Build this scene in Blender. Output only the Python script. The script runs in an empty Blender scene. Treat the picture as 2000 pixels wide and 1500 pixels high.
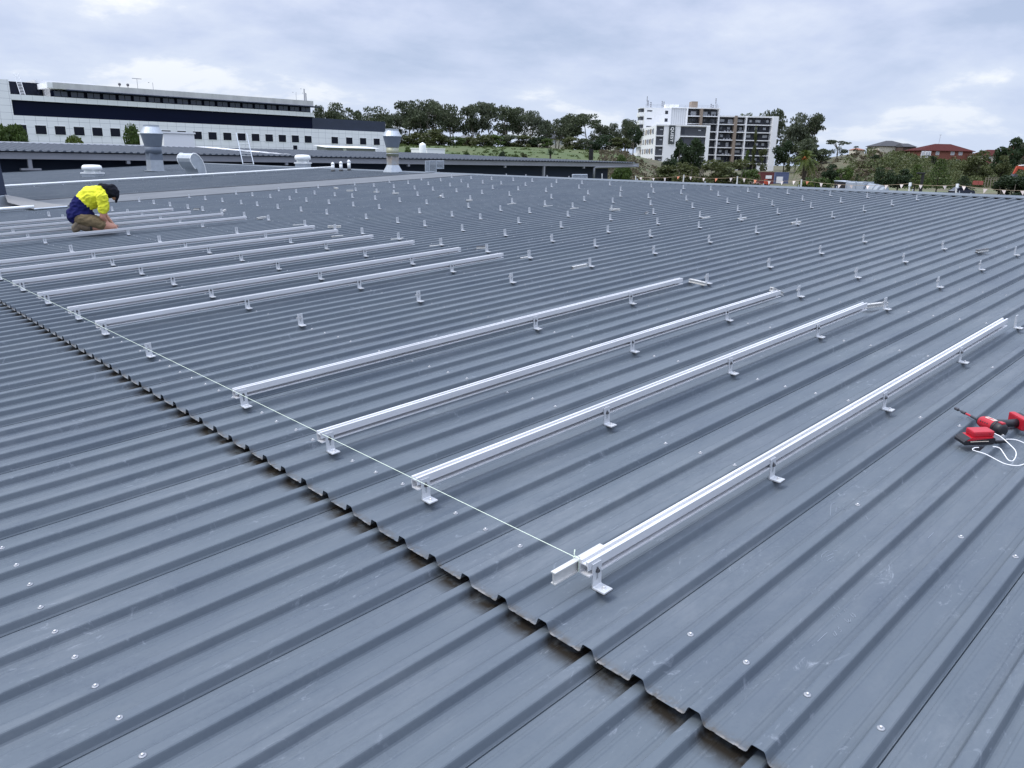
import bpy, bmesh, math, random
import numpy as np
from mathutils import Matrix, Vector

# ------------------------------------------------------------------ camera, sky, sun, exposure
sc = bpy.context.scene
COL = sc.collection
F = 1510.77 / 2000.0                      # focal length in picture widths
CH = 1.51                                 # camera height over the rib crests
# roof frame (u up the slope along the ribs, v level across them, n out of the sheet) and level world axes, in camera space
_U = np.array([0.7227319264890883, -0.23279503826698988, 0.6507419093554999])
_V = np.array([-0.6907955443640917, -0.2141010554777447, 0.6906245390442146])
_N = np.array([-0.021449436358304777, -0.9486660150978249, -0.31555144347368247])
_fx = 1510.77
_k = _fx * _fx / 438.0
_up = -np.array([-0.02 * _k, _k, _fx]); _up /= np.linalg.norm(_up)
_Y = _V - _up * (_V @ _up); _Y /= np.linalg.norm(_Y)
_X = np.cross(_Y, _up)
W = np.array([_X, _Y, _up])
CAM = W @ (_N * CH)
UW, VW, NW = W @ _U, W @ _V, W @ _N
RM = Matrix(((UW[0], VW[0], NW[0], 0), (UW[1], VW[1], NW[1], 0), (UW[2], VW[2], NW[2], 0), (0, 0, 0, 1)))
RIGHT = np.array([W[0, 0], W[1, 0], 0]); RIGHT /= np.linalg.norm(RIGHT)
FWD = np.array([-RIGHT[1], RIGHT[0], 0])

def ray(x, y): return W @ np.array([x - 1000.0, y - 750.0, _fx])
def roofpt(x, y, w=0.0):
    d = ray(x, y); t = (w - CH) / (NW @ d); p = CAM + t * d
    return float(p @ UW), float(p @ VW)
def aty(x, y, Y):
    d = ray(x, y); return CAM + d * (Y - CAM[1]) / d[1]
def atz(x, y, z): return CAM + ray(x, y) * z / _fx
def tocam(p): return W.T @ (np.asarray(p, float) - CAM)

cd = bpy.data.cameras.new('camera'); cam = bpy.data.objects.new('camera', cd); COL.objects.link(cam)
cr, cdn, cf = W[:, 0], W[:, 1], W[:, 2]
cam.matrix_world = Matrix(((cr[0], -cdn[0], -cf[0], CAM[0]), (cr[1], -cdn[1], -cf[1], CAM[1]), (cr[2], -cdn[2], -cf[2], CAM[2]), (0, 0, 0, 1)))
cd.sensor_width = 36.0; cd.lens = 36.0 * F; cd.clip_start = 0.05; cd.clip_end = 6000
sc.camera = cam

sd = -RIGHT * 0.92 - FWD * 0.24
SUN_EL = math.radians(58)
SUN_AZ = math.atan2(sd[0], sd[1])
sl = bpy.data.lights.new('sun', 'SUN'); sl.energy = 1.5; sl.angle = math.radians(14); sl.color = (1.0, 0.96, 0.9)
so = bpy.data.objects.new('sun', sl); COL.objects.link(so)
sdir = Vector((math.sin(SUN_AZ) * math.cos(SUN_EL), math.cos(SUN_AZ) * math.cos(SUN_EL), math.sin(SUN_EL)))
so.rotation_euler = sdir.to_track_quat('Z', 'Y').to_euler(); so.location = (0, 0, 60)

def build_world():
    w = bpy.data.worlds.new('World'); sc.world = w; w.use_nodes = True
    nt = w.node_tree; nt.nodes.clear(); N = nt.nodes.new; L = nt.links.new
    out = N('ShaderNodeOutputWorld'); tc = N('ShaderNodeTexCoord')
    sky = N('ShaderNodeTexSky'); sky.sky_type = 'NISHITA'; sky.sun_disc = False
    sky.sun_elevation = SUN_EL; sky.sun_rotation = SUN_AZ; sky.air_density = 1.2; sky.dust_density = 2.0
    b1 = N('ShaderNodeBackground'); b1.inputs[1].default_value = 0.10; L(sky.outputs[0], b1.inputs[0])
    # cloud deck: direction projected on a layer overhead, so clouds flatten towards the horizon
    sp = N('ShaderNodeSeparateXYZ'); L(tc.outputs['Generated'], sp.inputs[0])
    def math_(op, a, b=None, clamp=False):
        m = N('ShaderNodeMath'); m.operation = op; m.use_clamp = clamp
        for i, x in enumerate((a, b)):
            if x is None: continue
            if isinstance(x, (int, float)): m.inputs[i].default_value = x
            else: L(x, m.inputs[i])
        return m.outputs[0]
    den = math_('ADD', math_('MAXIMUM', sp.outputs[2], 0.0), 0.26)
    cx = math_('DIVIDE', sp.outputs[0], den); cy = math_('DIVIDE', sp.outputs[1], den)
    cb = N('ShaderNodeCombineXYZ'); L(cx, cb.inputs[0]); L(cy, cb.inputs[1])
    mp = N('ShaderNodeMapping'); L(cb.outputs[0], mp.inputs[0]); mp.inputs['Rotation'].default_value = (0, 0, math.atan2(RIGHT[1], RIGHT[0]) + math.radians(21)); mp.vector_type = 'TEXTURE'
    mp.inputs['Location'].default_value = (3.1, 1.7, 0)
    def noise(scale, det, rough, dist=0.0, vec=None):
        n = N('ShaderNodeTexNoise'); n.inputs['Scale'].default_value = scale; n.inputs['Detail'].default_value = det
        n.inputs['Roughness'].default_value = rough; n.inputs['Distortion'].default_value = dist; L(vec or mp.outputs[0], n.inputs['Vector']); return n.outputs[0]
    n1 = noise(1.05, 7, 0.55, 0.35); n2 = noise(3.4, 6, 0.58, 0.1)
    s = math_('ADD', math_('MULTIPLY', n1, 0.72), math_('MULTIPLY', n2, 0.28))
    r = N('ShaderNodeValToRGB'); L(s, r.inputs[0]); e = r.color_ramp.elements
    e[0].position = 0.37; e[0].color = (0.44, 0.525, 0.725, 1)
    e[1].position = 0.605; e[1].color = (1.0, 1.01, 1.03, 1)
    m = e.new(0.47); m.color = (0.58, 0.65, 0.85, 1)
    m = e.new(0.56); m.color = (0.71, 0.77, 0.92, 1)
    # towards the horizon: an even pale blue
    hz = N('ShaderNodeMapRange'); L(sp.outputs[2], hz.inputs[0]); hz.inputs[1].default_value = 0.0; hz.inputs[2].default_value = 0.17; hz.inputs[3].default_value = 0.65; hz.inputs[4].default_value = 0.0
    mx = N('ShaderNodeMix'); mx.data_type = 'RGBA'; L(hz.outputs[0], mx.inputs[0]); L(r.outputs[0], mx.inputs[6]); mx.inputs[7].default_value = (0.57, 0.69, 0.91, 1)
    b2 = N('ShaderNodeBackground'); L(mx.outputs[2], b2.inputs[0])
    zb = math_('MULTIPLY_ADD', math_('POWER', math_('MAXIMUM', sp.outputs[2], 0.0), 2.6), 3.0)      # an overcast sky is brightest overhead
    zb.node.inputs[2].default_value = 1.02; L(zb, b2.inputs[1])
    ms = N('ShaderNodeMixShader'); ms.inputs[0].default_value = 0.9; L(b1.outputs[0], ms.inputs[1]); L(b2.outputs[0], ms.inputs[2])
    L(ms.outputs[0], out.inputs[0])
build_world()
sc.view_settings.view_transform = 'Standard'; sc.view_settings.look = 'None'; sc.view_settings.exposure = 0.10; sc.view_settings.gamma = 1.0
sc.view_settings.use_curve_mapping = False
sc.render.engine = 'CYCLES'
try:
    sc.cycles.use_denoising = True
    sc.cycles.max_bounces = 6; sc.cycles.transparent_max_bounces = 12
except Exception: pass

# ------------------------------------------------------------------ helpers
R = random.Random(7)
def col(*c): return (c[0], c[1], c[2], 1.0)

class MB:
    """collects shapes, builds one mesh object"""
    def __init__(s): s.v = []; s.f = []; s.m = []; s.cur = 0; s.smooth = []; s.sm = False
    def add(s, vs, fs, M=None):
        o = len(s.v)
        s.v += [tuple(M @ Vector(p)) for p in vs] if M is not None else [tuple(p) for p in vs]
        s.f += [tuple(i + o for i in f) for f in fs]; s.m += [s.cur] * len(fs); s.smooth += [s.sm] * len(fs)
        return s
    def box(s, lo, hi, M=None):
        x0, y0, z0 = lo; x1, y1, z1 = hi
        return s.add([(x0, y0, z0), (x1, y0, z0), (x1, y1, z0), (x0, y1, z0), (x0, y0, z1), (x1, y0, z1), (x1, y1, z1), (x0, y1, z1)],
                     [(0, 3, 2, 1), (4, 5, 6, 7), (0, 1, 5, 4), (1, 2, 6, 5), (2, 3, 7, 6), (3, 0, 4, 7)], M)
    def bbox(s, lo, hi, b, M=None):
        """box with chamfered edges"""
        bm = bmesh.new(); bmesh.ops.create_cube(bm, size=1.0)
        for v in bm.verts: v.co = Vector([lo[i] + (v.co[i] + .5) * (hi[i] - lo[i]) for i in range(3)])
        bmesh.ops.bevel(bm, geom=list(bm.edges), offset=b, segments=2, profile=0.6, affect='EDGES')
        bm.verts.index_update(); s.add([v.co.copy() for v in bm.verts], [[v.index for v in f.verts] for f in bm.faces], M); bm.free(); return s
    def prism(s, poly, axis, a, b, M=None):
        """poly: 2D points; axis 0/1/2 = extrusion axis from a to b"""
        def p3(p, t):
            return (t, p[0], p[1]) if axis == 0 else ((p[0], t, p[1]) if axis == 1 else (p[0], p[1], t))
        n = len(poly); vs = [p3(p, a) for p in poly] + [p3(p, b) for p in poly]
        fs = [tuple(range(n))[::-1], tuple(range(n, 2 * n))] + [(i, (i + 1) % n, n + (i + 1) % n, n + i) for i in range(n)]
        return s.add(vs, fs, M)
    def tube(s, pts, r, n=8, cap=True, M=None):
        pts = [Vector(p) for p in pts]; rs = r if isinstance(r, (list, tuple)) else [r] * len(pts)
        vs = []; fs = []; up = None
        for i, p in enumerate(pts):
            t = (pts[min(i + 1, len(pts) - 1)] - pts[max(i - 1, 0)])
            if t.length < 1e-9: t = Vector((0, 0, 1))
            t.normalize()
            if up is None: up = t.orthogonal().normalized()
            else:
                up = up - t * up.dot(t)
                up = up.normalized() if up.length > 1e-6 else t.orthogonal().normalized()
            sd_ = t.cross(up)
            for k in range(n):
                a = 2 * math.pi * k / n; vs.append(p + (up * math.cos(a) + sd_ * math.sin(a)) * rs[i])
        for i in range(len(pts) - 1):
            for k in range(n): fs.append((i * n + k, i * n + (k + 1) % n, (i + 1) * n + (k + 1) % n, (i + 1) * n + k))
        if cap: fs.append(tuple(range(n))[::-1]); fs.append(tuple(range((len(pts) - 1) * n, len(pts) * n)))
        return s.add(vs, fs, M)
    def lathe(s, prof, n=16, M=None, square=False, c0=True, c1=True):
        """prof: (radius, z) list around z"""
        vs = []; fs = []; ph = math.pi / n if square else 0; k_ = 1 / math.cos(math.pi / n) if square else 1
        for r, z in prof:
            for k in range(n):
                a = 2 * math.pi * k / n + ph; vs.append((r * k_ * math.cos(a), r * k_ * math.sin(a), z))
        for i in range(len(prof) - 1):
            for k in range(n): fs.append((i * n + k, i * n + (k + 1) % n, (i + 1) * n + (k + 1) % n, (i + 1) * n + k))
        if c0: fs.append(tuple(range(n))[::-1])
        if c1: fs.append(tuple(range((len(prof) - 1) * n, len(prof) * n)))
        return s.add(vs, fs, M)
    def quad(s, a, b, c, d): return s.add([a, b, c, d], [(0, 1, 2, 3)])
    def mesh(s, name, mats):
        me = bpy.data.meshes.new(name); me.from_pydata([tuple(p) for p in s.v], [], s.f)
        for m in (mats if isinstance(mats, (list, tuple)) else [mats]): me.materials.append(m)
        if any(s.m): me.polygons.foreach_set('material_index', s.m)
        if any(s.smooth): me.polygons.foreach_set('use_smooth', s.smooth)
        me.update(); return me
    def build(s, name, mats, parent=None, M=None):
        return link(name, s.mesh(name, mats), parent, M)

def link(name, data, parent=None, M=None):
    o = bpy.data.objects.new(name, data); COL.objects.link(o)
    if M is not None: o.matrix_world = M
    if parent is not None: o.parent = parent
    return o
def tag(o, label=None, cat=None, group=None, kind=None):
    if label: o['label'] = label
    if cat: o['category'] = cat
    if group: o['group'] = group
    if kind: o['kind'] = kind
    return o
def thing(name, label, cat, M=None, group=None):
    o = link(name, None, None, M); o.empty_display_size = 0.2
    return tag(o, label, cat, group)
def copy_tree(o, M, label, group=None):
    c = o.copy(); COL.objects.link(c); c.matrix_world = M; c['label'] = label
    if group: c['group'] = group
    for ch in list(o.children):
        d = ch.copy(); COL.objects.link(d); d.parent = c
        for g in list(ch.children):
            h = g.copy(); COL.objects.link(h); h.parent = d
    return c
def T(x, y, z): return Matrix.Translation((x, y, z))
def RZ(a): return Matrix.Rotation(a, 4, 'Z')
def RX(a): return Matrix.Rotation(a, 4, 'X')
def RY(a): return Matrix.Rotation(a, 4, 'Y')
def on_roof(u, v, w=0.0, a=0.0): return RM @ T(u, v, w) @ RZ(a)
ORD = ['first', 'second', 'third', 'fourth', 'fifth', 'sixth', 'seventh', 'eighth', 'ninth', 'tenth', 'eleventh', 'twelfth', 'thirteenth', 'fourteenth', 'fifteenth', 'sixteenth', 'seventeenth', 'eighteenth', 'nineteenth', 'twentieth']

# ------------------------------------------------------------------ materials
def mat(name, base, rough=0.6, metal=0.0, spec=0.5, var=0.0, vscale=6.0, bump=0.0, bscale=30.0, col2=None, stretch=None, coat=0.0):
    """Principled with noise: var mixes base towards col2 (or a darker base)"""
    m = bpy.data.materials.new(name); m.use_nodes = True; nt = m.node_tree; N = nt.nodes.new; L = nt.links.new
    p = nt.nodes['Principled BSDF']; p.inputs['Roughness'].default_value = rough; p.inputs['Metallic'].default_value = metal
    p.inputs['Base Color'].default_value = col(*base); p.inputs['Specular IOR Level'].default_value = spec
    if coat: p.inputs['Coat Weight'].default_value = coat
    if var or bump:
        tc = N('ShaderNodeTexCoord'); mp = N('ShaderNodeMapping'); L(tc.outputs['Object'], mp.inputs[0])
        if stretch: mp.inputs['Scale'].default_value = stretch
    if var:
        n = N('ShaderNodeTexNoise'); n.inputs['Scale'].default_value = vscale; n.inputs['Detail'].default_value = 6; n.inputs['Roughness'].default_value = 0.62; L(mp.outputs[0], n.inputs['Vector'])
        rp = N('ShaderNodeValToRGB'); rp.color_ramp.elements[0].position = 0.35; rp.color_ramp.elements[1].position = 0.68; L(n.outputs[0], rp.inputs[0])
        c2 = col2 or [x * 0.55 for x in base]
        mx = N('ShaderNodeMix'); mx.data_type = 'RGBA'; mx.inputs[6].default_value = col(*base); mx.inputs[7].default_value = col(*c2)
        mu = N('ShaderNodeMath'); mu.operation = 'MULTIPLY'; mu.inputs[1].default_value = var; L(rp.outputs[0], mu.inputs[0]); L(mu.outputs[0], mx.inputs[0])
        L(mx.outputs[2], p.inputs['Base Color'])
    if bump:
        n2 = N('ShaderNodeTexNoise'); n2.inputs['Scale'].default_value = bscale; n2.inputs['Detail'].default_value = 4; L(mp.outputs[0], n2.inputs['Vector'])
        b = N('ShaderNodeBump'); b.inputs['Strength'].default_value = bump; b.inputs['Distance'].default_value = 0.02; L(n2.outputs[0], b.inputs['Height']); L(b.outputs[0], p.inputs['Normal'])
    return m

def roof_mat(name, base, edge=None, side=1):
    """weathered painted sheet; edge = u of the lap whose margin carries dirt and rust (side +1: uphill of it, -1: downhill)"""
    m = bpy.data.materials.new(name); m.use_nodes = True; nt = m.node_tree; N = nt.nodes.new; L = nt.links.new
    p = nt.nodes['Principled BSDF']; p.inputs['Metallic'].default_value = 0.0; p.inputs['Specular IOR Level'].default_value = 0.17
    tc = N('ShaderNodeTexCoord')
    def mapped(sc_):
        mp = N('ShaderNodeMapping'); mp.inputs['Scale'].default_value = sc_; L(tc.outputs['Object'], mp.inputs[0]); return mp.outputs[0]
    def noise(vec, s, d=5, r=0.6, dist=0.0):
        n = N('ShaderNodeTexNoise'); n.inputs['Scale'].default_value = s; n.inputs['Detail'].default_value = d; n.inputs['Roughness'].default_value = r; n.inputs['Distortion'].default_value = dist; L(vec, n.inputs['Vector']); return n.outputs[0]
    def ramp(x, a, b, hi=1.0):
        r = N('ShaderNodeMapRange'); r.inputs[1].default_value = a; r.inputs[2].default_value = b; r.inputs[3].default_value = 0; r.inputs[4].default_value = hi; L(x, r.inputs[0]); return r.outputs[0]
    def mix(f, a, b):
        x = N('ShaderNodeMix'); x.data_type = 'RGBA'; L(f, x.inputs[0])
        if isinstance(a, tuple): x.inputs[6].default_value = a
        else: L(a, x.inputs[6])
        x.inputs[7].default_value = b; return x.outputs[2]
    def mul(a, b):
        x = N('ShaderNodeMath'); x.operation = 'MULTIPLY'; L(a, x.inputs[0])
        if isinstance(b, float): x.inputs[1].default_value = b
        else: L(b, x.inputs[1])
        return x.outputs[0]
    obj = mapped((1, 1, 1)); streak = mapped((1.2, 9, 1))
    big = noise(obj, 0.8, 4, 0.6); fine = noise(obj, 60, 4, 0.7); st = noise(streak, 2.6, 6, 0.65, 0.3)
    c = mix(ramp(big, 0.35, 0.7, 0.5), col(*base), col(base[0] * 1.22, base[1] * 1.22, base[2] * 1.12))
    c = mix(ramp(st, 0.45, 0.75, 0.34), c, col(base[0] * 1.5, base[1] * 1.4, base[2] * 1.25))
    c = mix(ramp(fine, 0.5, 0.8, 0.22), c, col(base[0] * 0.6, base[1] * 0.62, base[2] * 0.68))
    # every sheet came off a slightly different coil: tone steps at the side laps
    spv = N('ShaderNodeSeparateXYZ'); L(tc.outputs['Object'], spv.inputs[0])
    q1 = N('ShaderNodeMath'); q1.operation = 'ADD'; q1.inputs[1].default_value = -1.490 + 0.1908 + 0.036; L(spv.outputs[1], q1.inputs[0])
    q2 = N('ShaderNodeMath'); q2.operation = 'DIVIDE'; q2.inputs[1].default_value = 0.7632; L(q1.outputs[0], q2.inputs[0])
    q3 = N('ShaderNodeMath'); q3.operation = 'FLOOR'; L(q2.outputs[0], q3.inputs[0])
    wn = N('ShaderNodeTexWhiteNoise'); wn.noise_dimensions = '1D'; L(q3.outputs[0], wn.inputs['W'])
    c = mix(ramp(wn.outputs[0], 0.0, 1.0, 0.5), c, col(base[0] * 1.22, base[1] * 1.2, base[2] * 1.14))
    dust = mul(ramp(noise(mapped((0.5, 1.3, 1)), 1.3, 6, 0.62, 0.8), 0.44, 0.68, 0.62), ramp(noise(mapped((1, 3, 1)), 9, 5, 0.7), 0.3, 0.7))
    c = mix(dust, c, col(0.175, 0.195, 0.215))
    wet = mul(ramp(noise(mapped((0.7, 3.2, 1)), 1.9, 5, 0.6, 0.5), 0.50, 0.68, 0.42), ramp(fine, 0.25, 0.6))
    c = mix(wet, c, col(base[0] * 0.62, base[1] * 0.66, base[2] * 0.74))
    scuff = mul(ramp(noise(mapped((3, 7, 1)), 3.2, 8, 0.75, 1.6), 0.58, 0.72, 0.8), ramp(noise(obj, 2.1, 2, 0.5), 0.46, 0.58))
    c = mix(scuff, c, col(0.26, 0.29, 0.33))
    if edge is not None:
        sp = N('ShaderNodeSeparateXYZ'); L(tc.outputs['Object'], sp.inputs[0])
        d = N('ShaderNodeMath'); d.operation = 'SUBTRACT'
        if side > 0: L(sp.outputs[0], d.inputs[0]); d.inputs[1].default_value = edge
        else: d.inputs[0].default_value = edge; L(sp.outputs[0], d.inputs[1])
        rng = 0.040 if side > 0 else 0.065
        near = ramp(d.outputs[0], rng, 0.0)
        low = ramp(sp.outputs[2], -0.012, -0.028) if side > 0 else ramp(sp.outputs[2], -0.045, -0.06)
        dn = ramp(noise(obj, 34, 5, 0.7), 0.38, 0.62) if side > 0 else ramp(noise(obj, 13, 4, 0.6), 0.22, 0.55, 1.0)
        dirt_shade = mul(mul(near, low), mul(dn, 1.0))
        c = mix(dirt_shade, c, col(0.095, 0.085, 0.072) if side > 0 else col(0.027, 0.0235, 0.0195))  # downhill the colour holds brown grime and the painted shade of the lap gap
        if side > 0:
            pale = mul(mul(ramp(d.outputs[0], 0.011, 0.001), low), ramp(noise(obj, 21, 4, 0.6), 0.45, 0.6, 0.8))
            c = mix(pale, c, col(0.27, 0.26, 0.25))
    L(c, p.inputs['Base Color'])
    rr = ramp(st, 0.3, 0.8, 1.0); r2 = N('ShaderNodeMapRange'); r2.inputs[3].default_value = 0.48; r2.inputs[4].default_value = 0.62; L(rr, r2.inputs[0]); L(r2.outputs[0], p.inputs['Roughness'])
    b = N('ShaderNodeBump'); b.inputs['Strength'].default_value = 0.35; b.inputs['Distance'].default_value = 0.006; L(noise(mapped((1, 2.5, 1)), 3.5, 2, 0.4), b.inputs['Height'])
    b2 = N('ShaderNodeBump'); b2.inputs['Strength'].default_value = 0.08; b2.inputs['Distance'].default_value = 0.002; L(fine, b2.inputs['Height']); L(b.outputs[0], b2.inputs['Normal']); L(b2.outputs[0], p.inputs['Normal'])
    return m

def leaf_mat(name, dark, light, rough=0.55, scale=0.55):
    m = bpy.data.materials.new(name); m.use_nodes = True; nt = m.node_tree; N = nt.nodes.new; L = nt.links.new
    p = nt.nodes['Principled BSDF']; p.inputs['Roughness'].default_value = rough; p.inputs['Specular IOR Level'].default_value = 0.3
    g = N('ShaderNodeNewGeometry'); tc = N('ShaderNodeTexCoord'); oi = N('ShaderNodeObjectInfo')
    n = N('ShaderNodeTexNoise'); n.inputs['Scale'].default_value = scale; n.inputs['Detail'].default_value = 3; L(tc.outputs['Object'], n.inputs['Vector'])
    ad = N('ShaderNodeMath'); ad.operation = 'MULTIPLY_ADD'; L(g.outputs['Random Per Island'], ad.inputs[0]); ad.inputs[1].default_value = 0.45; 
    sb = N('ShaderNodeMath'); sb.operation = 'MULTIPLY_ADD'; L(n.outputs[0], sb.inputs[0]); sb.inputs[1].default_value = 1.5; sb.inputs[2].default_value = -0.5
    L(sb.outputs[0], ad.inputs[2])
    rd = N('ShaderNodeMath'); rd.operation = 'MULTIPLY_ADD'; rd.use_clamp = True; L(oi.outputs['Random'], rd.inputs[0]); rd.inputs[1].default_value = 0.25; L(ad.outputs[0], rd.inputs[2])
    mx = N('ShaderNodeMix'); mx.data_type = 'RGBA'; L(rd.outputs[0], mx.inputs[0]); mx.inputs[6].default_value = col(*dark); mx.inputs[7].default_value = col(*light)
    L(mx.outputs[2], p.inputs['Base Color'])
    tr = N('ShaderNodeBsdfTranslucent'); L(mx.outputs[2], tr.inputs[0]); ms = N('ShaderNodeMixShader'); ms.inputs[0].default_value = 0.25
    L(p.outputs[0], ms.inputs[1]); L(tr.outputs[0], ms.inputs[2]); L(ms.outputs[0], nt.nodes['Material Output'].inputs[0])
    return m

def grid_mat(name, base, line, sx, sz, lw=0.03, ox=0.0, oz=0.0, rough=0.55):
    """panel joints: thin darker lines every sx / sz metres (object x, z)"""
    m = mat(name, base, rough, var=0.3, vscale=0.35, col2=[c * 0.86 for c in base]); nt = m.node_tree; N = nt.nodes.new; L = nt.links.new
    p = nt.nodes['Principled BSDF']; src = p.inputs['Base Color'].links[0].from_socket
    tc = N('ShaderNodeTexCoord'); sp = N('ShaderNodeSeparateXYZ'); L(tc.outputs['Object'], sp.inputs[0])
    def lines(o, s, off):
        a = N('ShaderNodeMath'); a.operation = 'ADD'; a.inputs[1].default_value = off; L(o, a.inputs[0])
        d = N('ShaderNodeMath'); d.operation = 'DIVIDE'; d.inputs[1].default_value = s; L(a.outputs[0], d.inputs[0])
        f = N('ShaderNodeMath'); f.operation = 'FRACT'; L(d.outputs[0], f.inputs[0])
        c = N('ShaderNodeMath'); c.operation = 'LESS_THAN'; c.inputs[1].default_value = lw / s; L(f.outputs[0], c.inputs[0]); return c.outputs[0]
    mxm = N('ShaderNodeMath'); mxm.operation = 'MAXIMUM'; L(lines(sp.outputs[0], sx, ox), mxm.inputs[0]); L(lines(sp.outputs[2], sz, oz), mxm.inputs[1])
    mx = N('ShaderNodeMix'); mx.data_type = 'RGBA'; L(mxm.outputs[0], mx.inputs[0]); L(src, mx.inputs[6]); mx.inputs[7].default_value = col(*line); L(mx.outputs[2], p.inputs['Base Color'])
    return m

LAP = 1.515                                # u of the sheet lap
ROOFC = (0.096, 0.117, 0.143)
M_up = roof_mat('roof_paint_upper', ROOFC, LAP, 1)
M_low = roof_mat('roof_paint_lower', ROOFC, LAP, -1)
M_cap = roof_mat('capping_paint', (0.115, 0.137, 0.165))
M_strip = mat('grey_flashing', (0.158, 0.170, 0.184), 0.75, spec=.12, var=0.6, vscale=1.2, col2=(0.105, 0.115, 0.128))
M_alu = mat('mill_aluminium', (0.70, 0.71, 0.73), 0.42, 0.22, var=0.6, vscale=9, col2=(0.52, 0.53, 0.55), stretch=(0.15, 1, 1))
M_alub = mat('bracket_aluminium', (0.58, 0.60, 0.62), 0.5, 0.25, var=0.3, vscale=60, col2=(0.5, 0.51, 0.54))
M_off = mat('splice_aluminium', (0.62, 0.62, 0.60), 0.45, 0.35, var=0.2, vscale=30)
M_bolt = mat('dark_bolt', (0.10, 0.10, 0.11), 0.4, 0.7)
M_screw = mat('screw_steel', (0.62, 0.62, 0.62), 0.35, 0.6)
M_washer = mat('screw_washer', (0.30, 0.315, 0.34), 0.5, 0.2)
M_galv = mat('galvanised_steel', (0.46, 0.50, 0.54), 0.42, 0.55, var=0.55, vscale=7, col2=(0.34, 0.38, 0.42))
M_galvd = mat('galvanised_steel_dull_shaded', (0.15, 0.18, 0.225), 0.55, 0.15, var=0.5, vscale=5, col2=(0.12, 0.145, 0.18))  # dull steel; the shade of the downward-facing bells is painted into this colour
M_galvy = mat('galvanised_steel_stained', (0.36, 0.38, 0.32), 0.5, 0.35, var=0.8, vscale=3, col2=(0.30, 0.29, 0.13))
M_rustg = mat('galvanised_steel_rusty', (0.38, 0.40, 0.41), 0.55, 0.3, var=0.7, vscale=4, col2=(0.30, 0.20, 0.11))
M_white = mat('white_plastic', (0.80, 0.82, 0.82), 0.45, var=0.2, vscale=6, col2=(0.62, 0.65, 0.64))
M_wpaint = mat('white_paint', (0.80, 0.81, 0.82), 0.6, var=0.25, vscale=0.5, col2=(0.7, 0.71, 0.73))
M_navy = mat('navy_paint', (0.020, 0.032, 0.065), 0.5, var=0.4, vscale=2)
M_annexw = mat('annex_wall_paint', (0.022, 0.034, 0.062), 0.6, spec=.2, var=0.4, vscale=0.8, col2=(0.022, 0.032, 0.06))
M_fascia = mat('gutter_paint', (0.27, 0.28, 0.31), 0.5, var=0.3, vscale=0.7)
M_black = mat('black_rubber', (0.012, 0.012, 0.014), 0.6)
M_string = mat('string', (0.75, 0.85, 0.70), 0.8)
M_glass = mat('dark_glass', (0.008, 0.010, 0.020), 0.2, 0.0, 0.16)
M_glassb = mat('band_glass', (0.004, 0.007, 0.024), 0.45, 0.0, 0.08, var=0.3, vscale=0.2)
# ------------------------------------------------------------------ the corrugated roof
RIB = 0.1908; V0 = 1.490; RH = 0.034
RIDGE = 17.80
def rib_profile(n0, n1):
    pts = []
    for n in range(n0, n1):
        c = V0 + n * RIB
        pr = [(-.0954, -RH), (-.068, -RH), (-.064, -RH + .0018), (-.057, -RH + .0018), (-.053, -RH)]
        if n % 4 == 3: pr += [(-.0385, -RH + .001), (-.0375, -RH - .006), (-.0355, -RH - .006), (-.0350, -RH + .003)]
        else: pr += [(-.038, -RH)]
        pr += [(-.0325, -RH + .0022), (-.0285, -RH + .0075), (-.0210, -.0065), (-.0188, -.0024), (-.0150, 0), (.0150, 0), (.0188, -.0024), (.0210, -.0065), (.0285, -RH + .0075), (.0325, -RH + .0022), (.038, -RH), (.053, -RH), (.057, -RH + .0018), (.064, -RH + .0018), (.068, -RH)]
        pts += [(c + a, b) for a, b in pr]
    return pts
def sheet(name, n0, n1, us, parent, m, dw=0.0, lip=False, wfun=None, seed=1):
    pr = rib_profile(n0, n1); rr = random.Random(seed); k = len(pr); vs = []; fs = []
    for i, u in enumerate(us):
        for (v, w) in pr: vs.append((u, v, w + dw + (wfun(u) if wfun else 0)))
    if lip:
        jit = [rr.uniform(-.0018, .0018) for _ in range(n0, n1)]
        per = [jit[min(int((v - V0) / RIB + .5) - n0, len(jit) - 1)] for v, w in pr]
        for j in range(k): x = vs[j]; vs[j] = (x[0] + per[j], x[1], x[2])
    for i in range(len(us) - 1):
        for j in range(k - 1): fs.append((i * k + j, (i + 1) * k + j, (i + 1) * k + j + 1, i * k + j + 1))
    mb = MB(); mb.add(vs, fs)
    if lip:                                               # cut edge of the sheet
        o = len(mb.v); mb.v += [(vs[j][0] + .001, vs[j][1], vs[j][2] - .0022) for j in range(k)]
        for j in range(k - 1): mb.f.append((j, j + 1, o + j + 1, o + j)); mb.m.append(0); mb.smooth.append(False)
    return mb.build(name, m, parent)
ware = thing('warehouse', 'large building under the wide blue-grey corrugated metal roof', 'building', RM)
NA, NB = -30, 221
us = [LAP] + [LAP + .02, LAP + .05] + [2 + .5 * i for i in range(32)]
us = [u for u in us if u < RIDGE - .12] + [RIDGE - .12]
sheet('roof_sheet', NA, 110, us, ware, M_up, 0.0, True)
sheet('roof_sheet', 110, NB, us, ware, roof_mat('roof_paint_darkened', [c * .80 for c in ROOFC]), 0.0, True, None, 5)  # far sheets: same paint darkened to offset their brightness at grazing view
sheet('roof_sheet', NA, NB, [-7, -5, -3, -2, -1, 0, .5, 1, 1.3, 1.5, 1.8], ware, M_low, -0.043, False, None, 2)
SL2 = 2 * math.tan(math.radians(3.225))
sheet('roof_sheet', NA, NB, [RIDGE + .12, RIDGE + 1, RIDGE + 3, RIDGE + 8, RIDGE + 16], ware, roof_mat('roof_paint_back', ROOFC), 0.0, False, lambda u: -(u - RIDGE) * SL2, 3)
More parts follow.
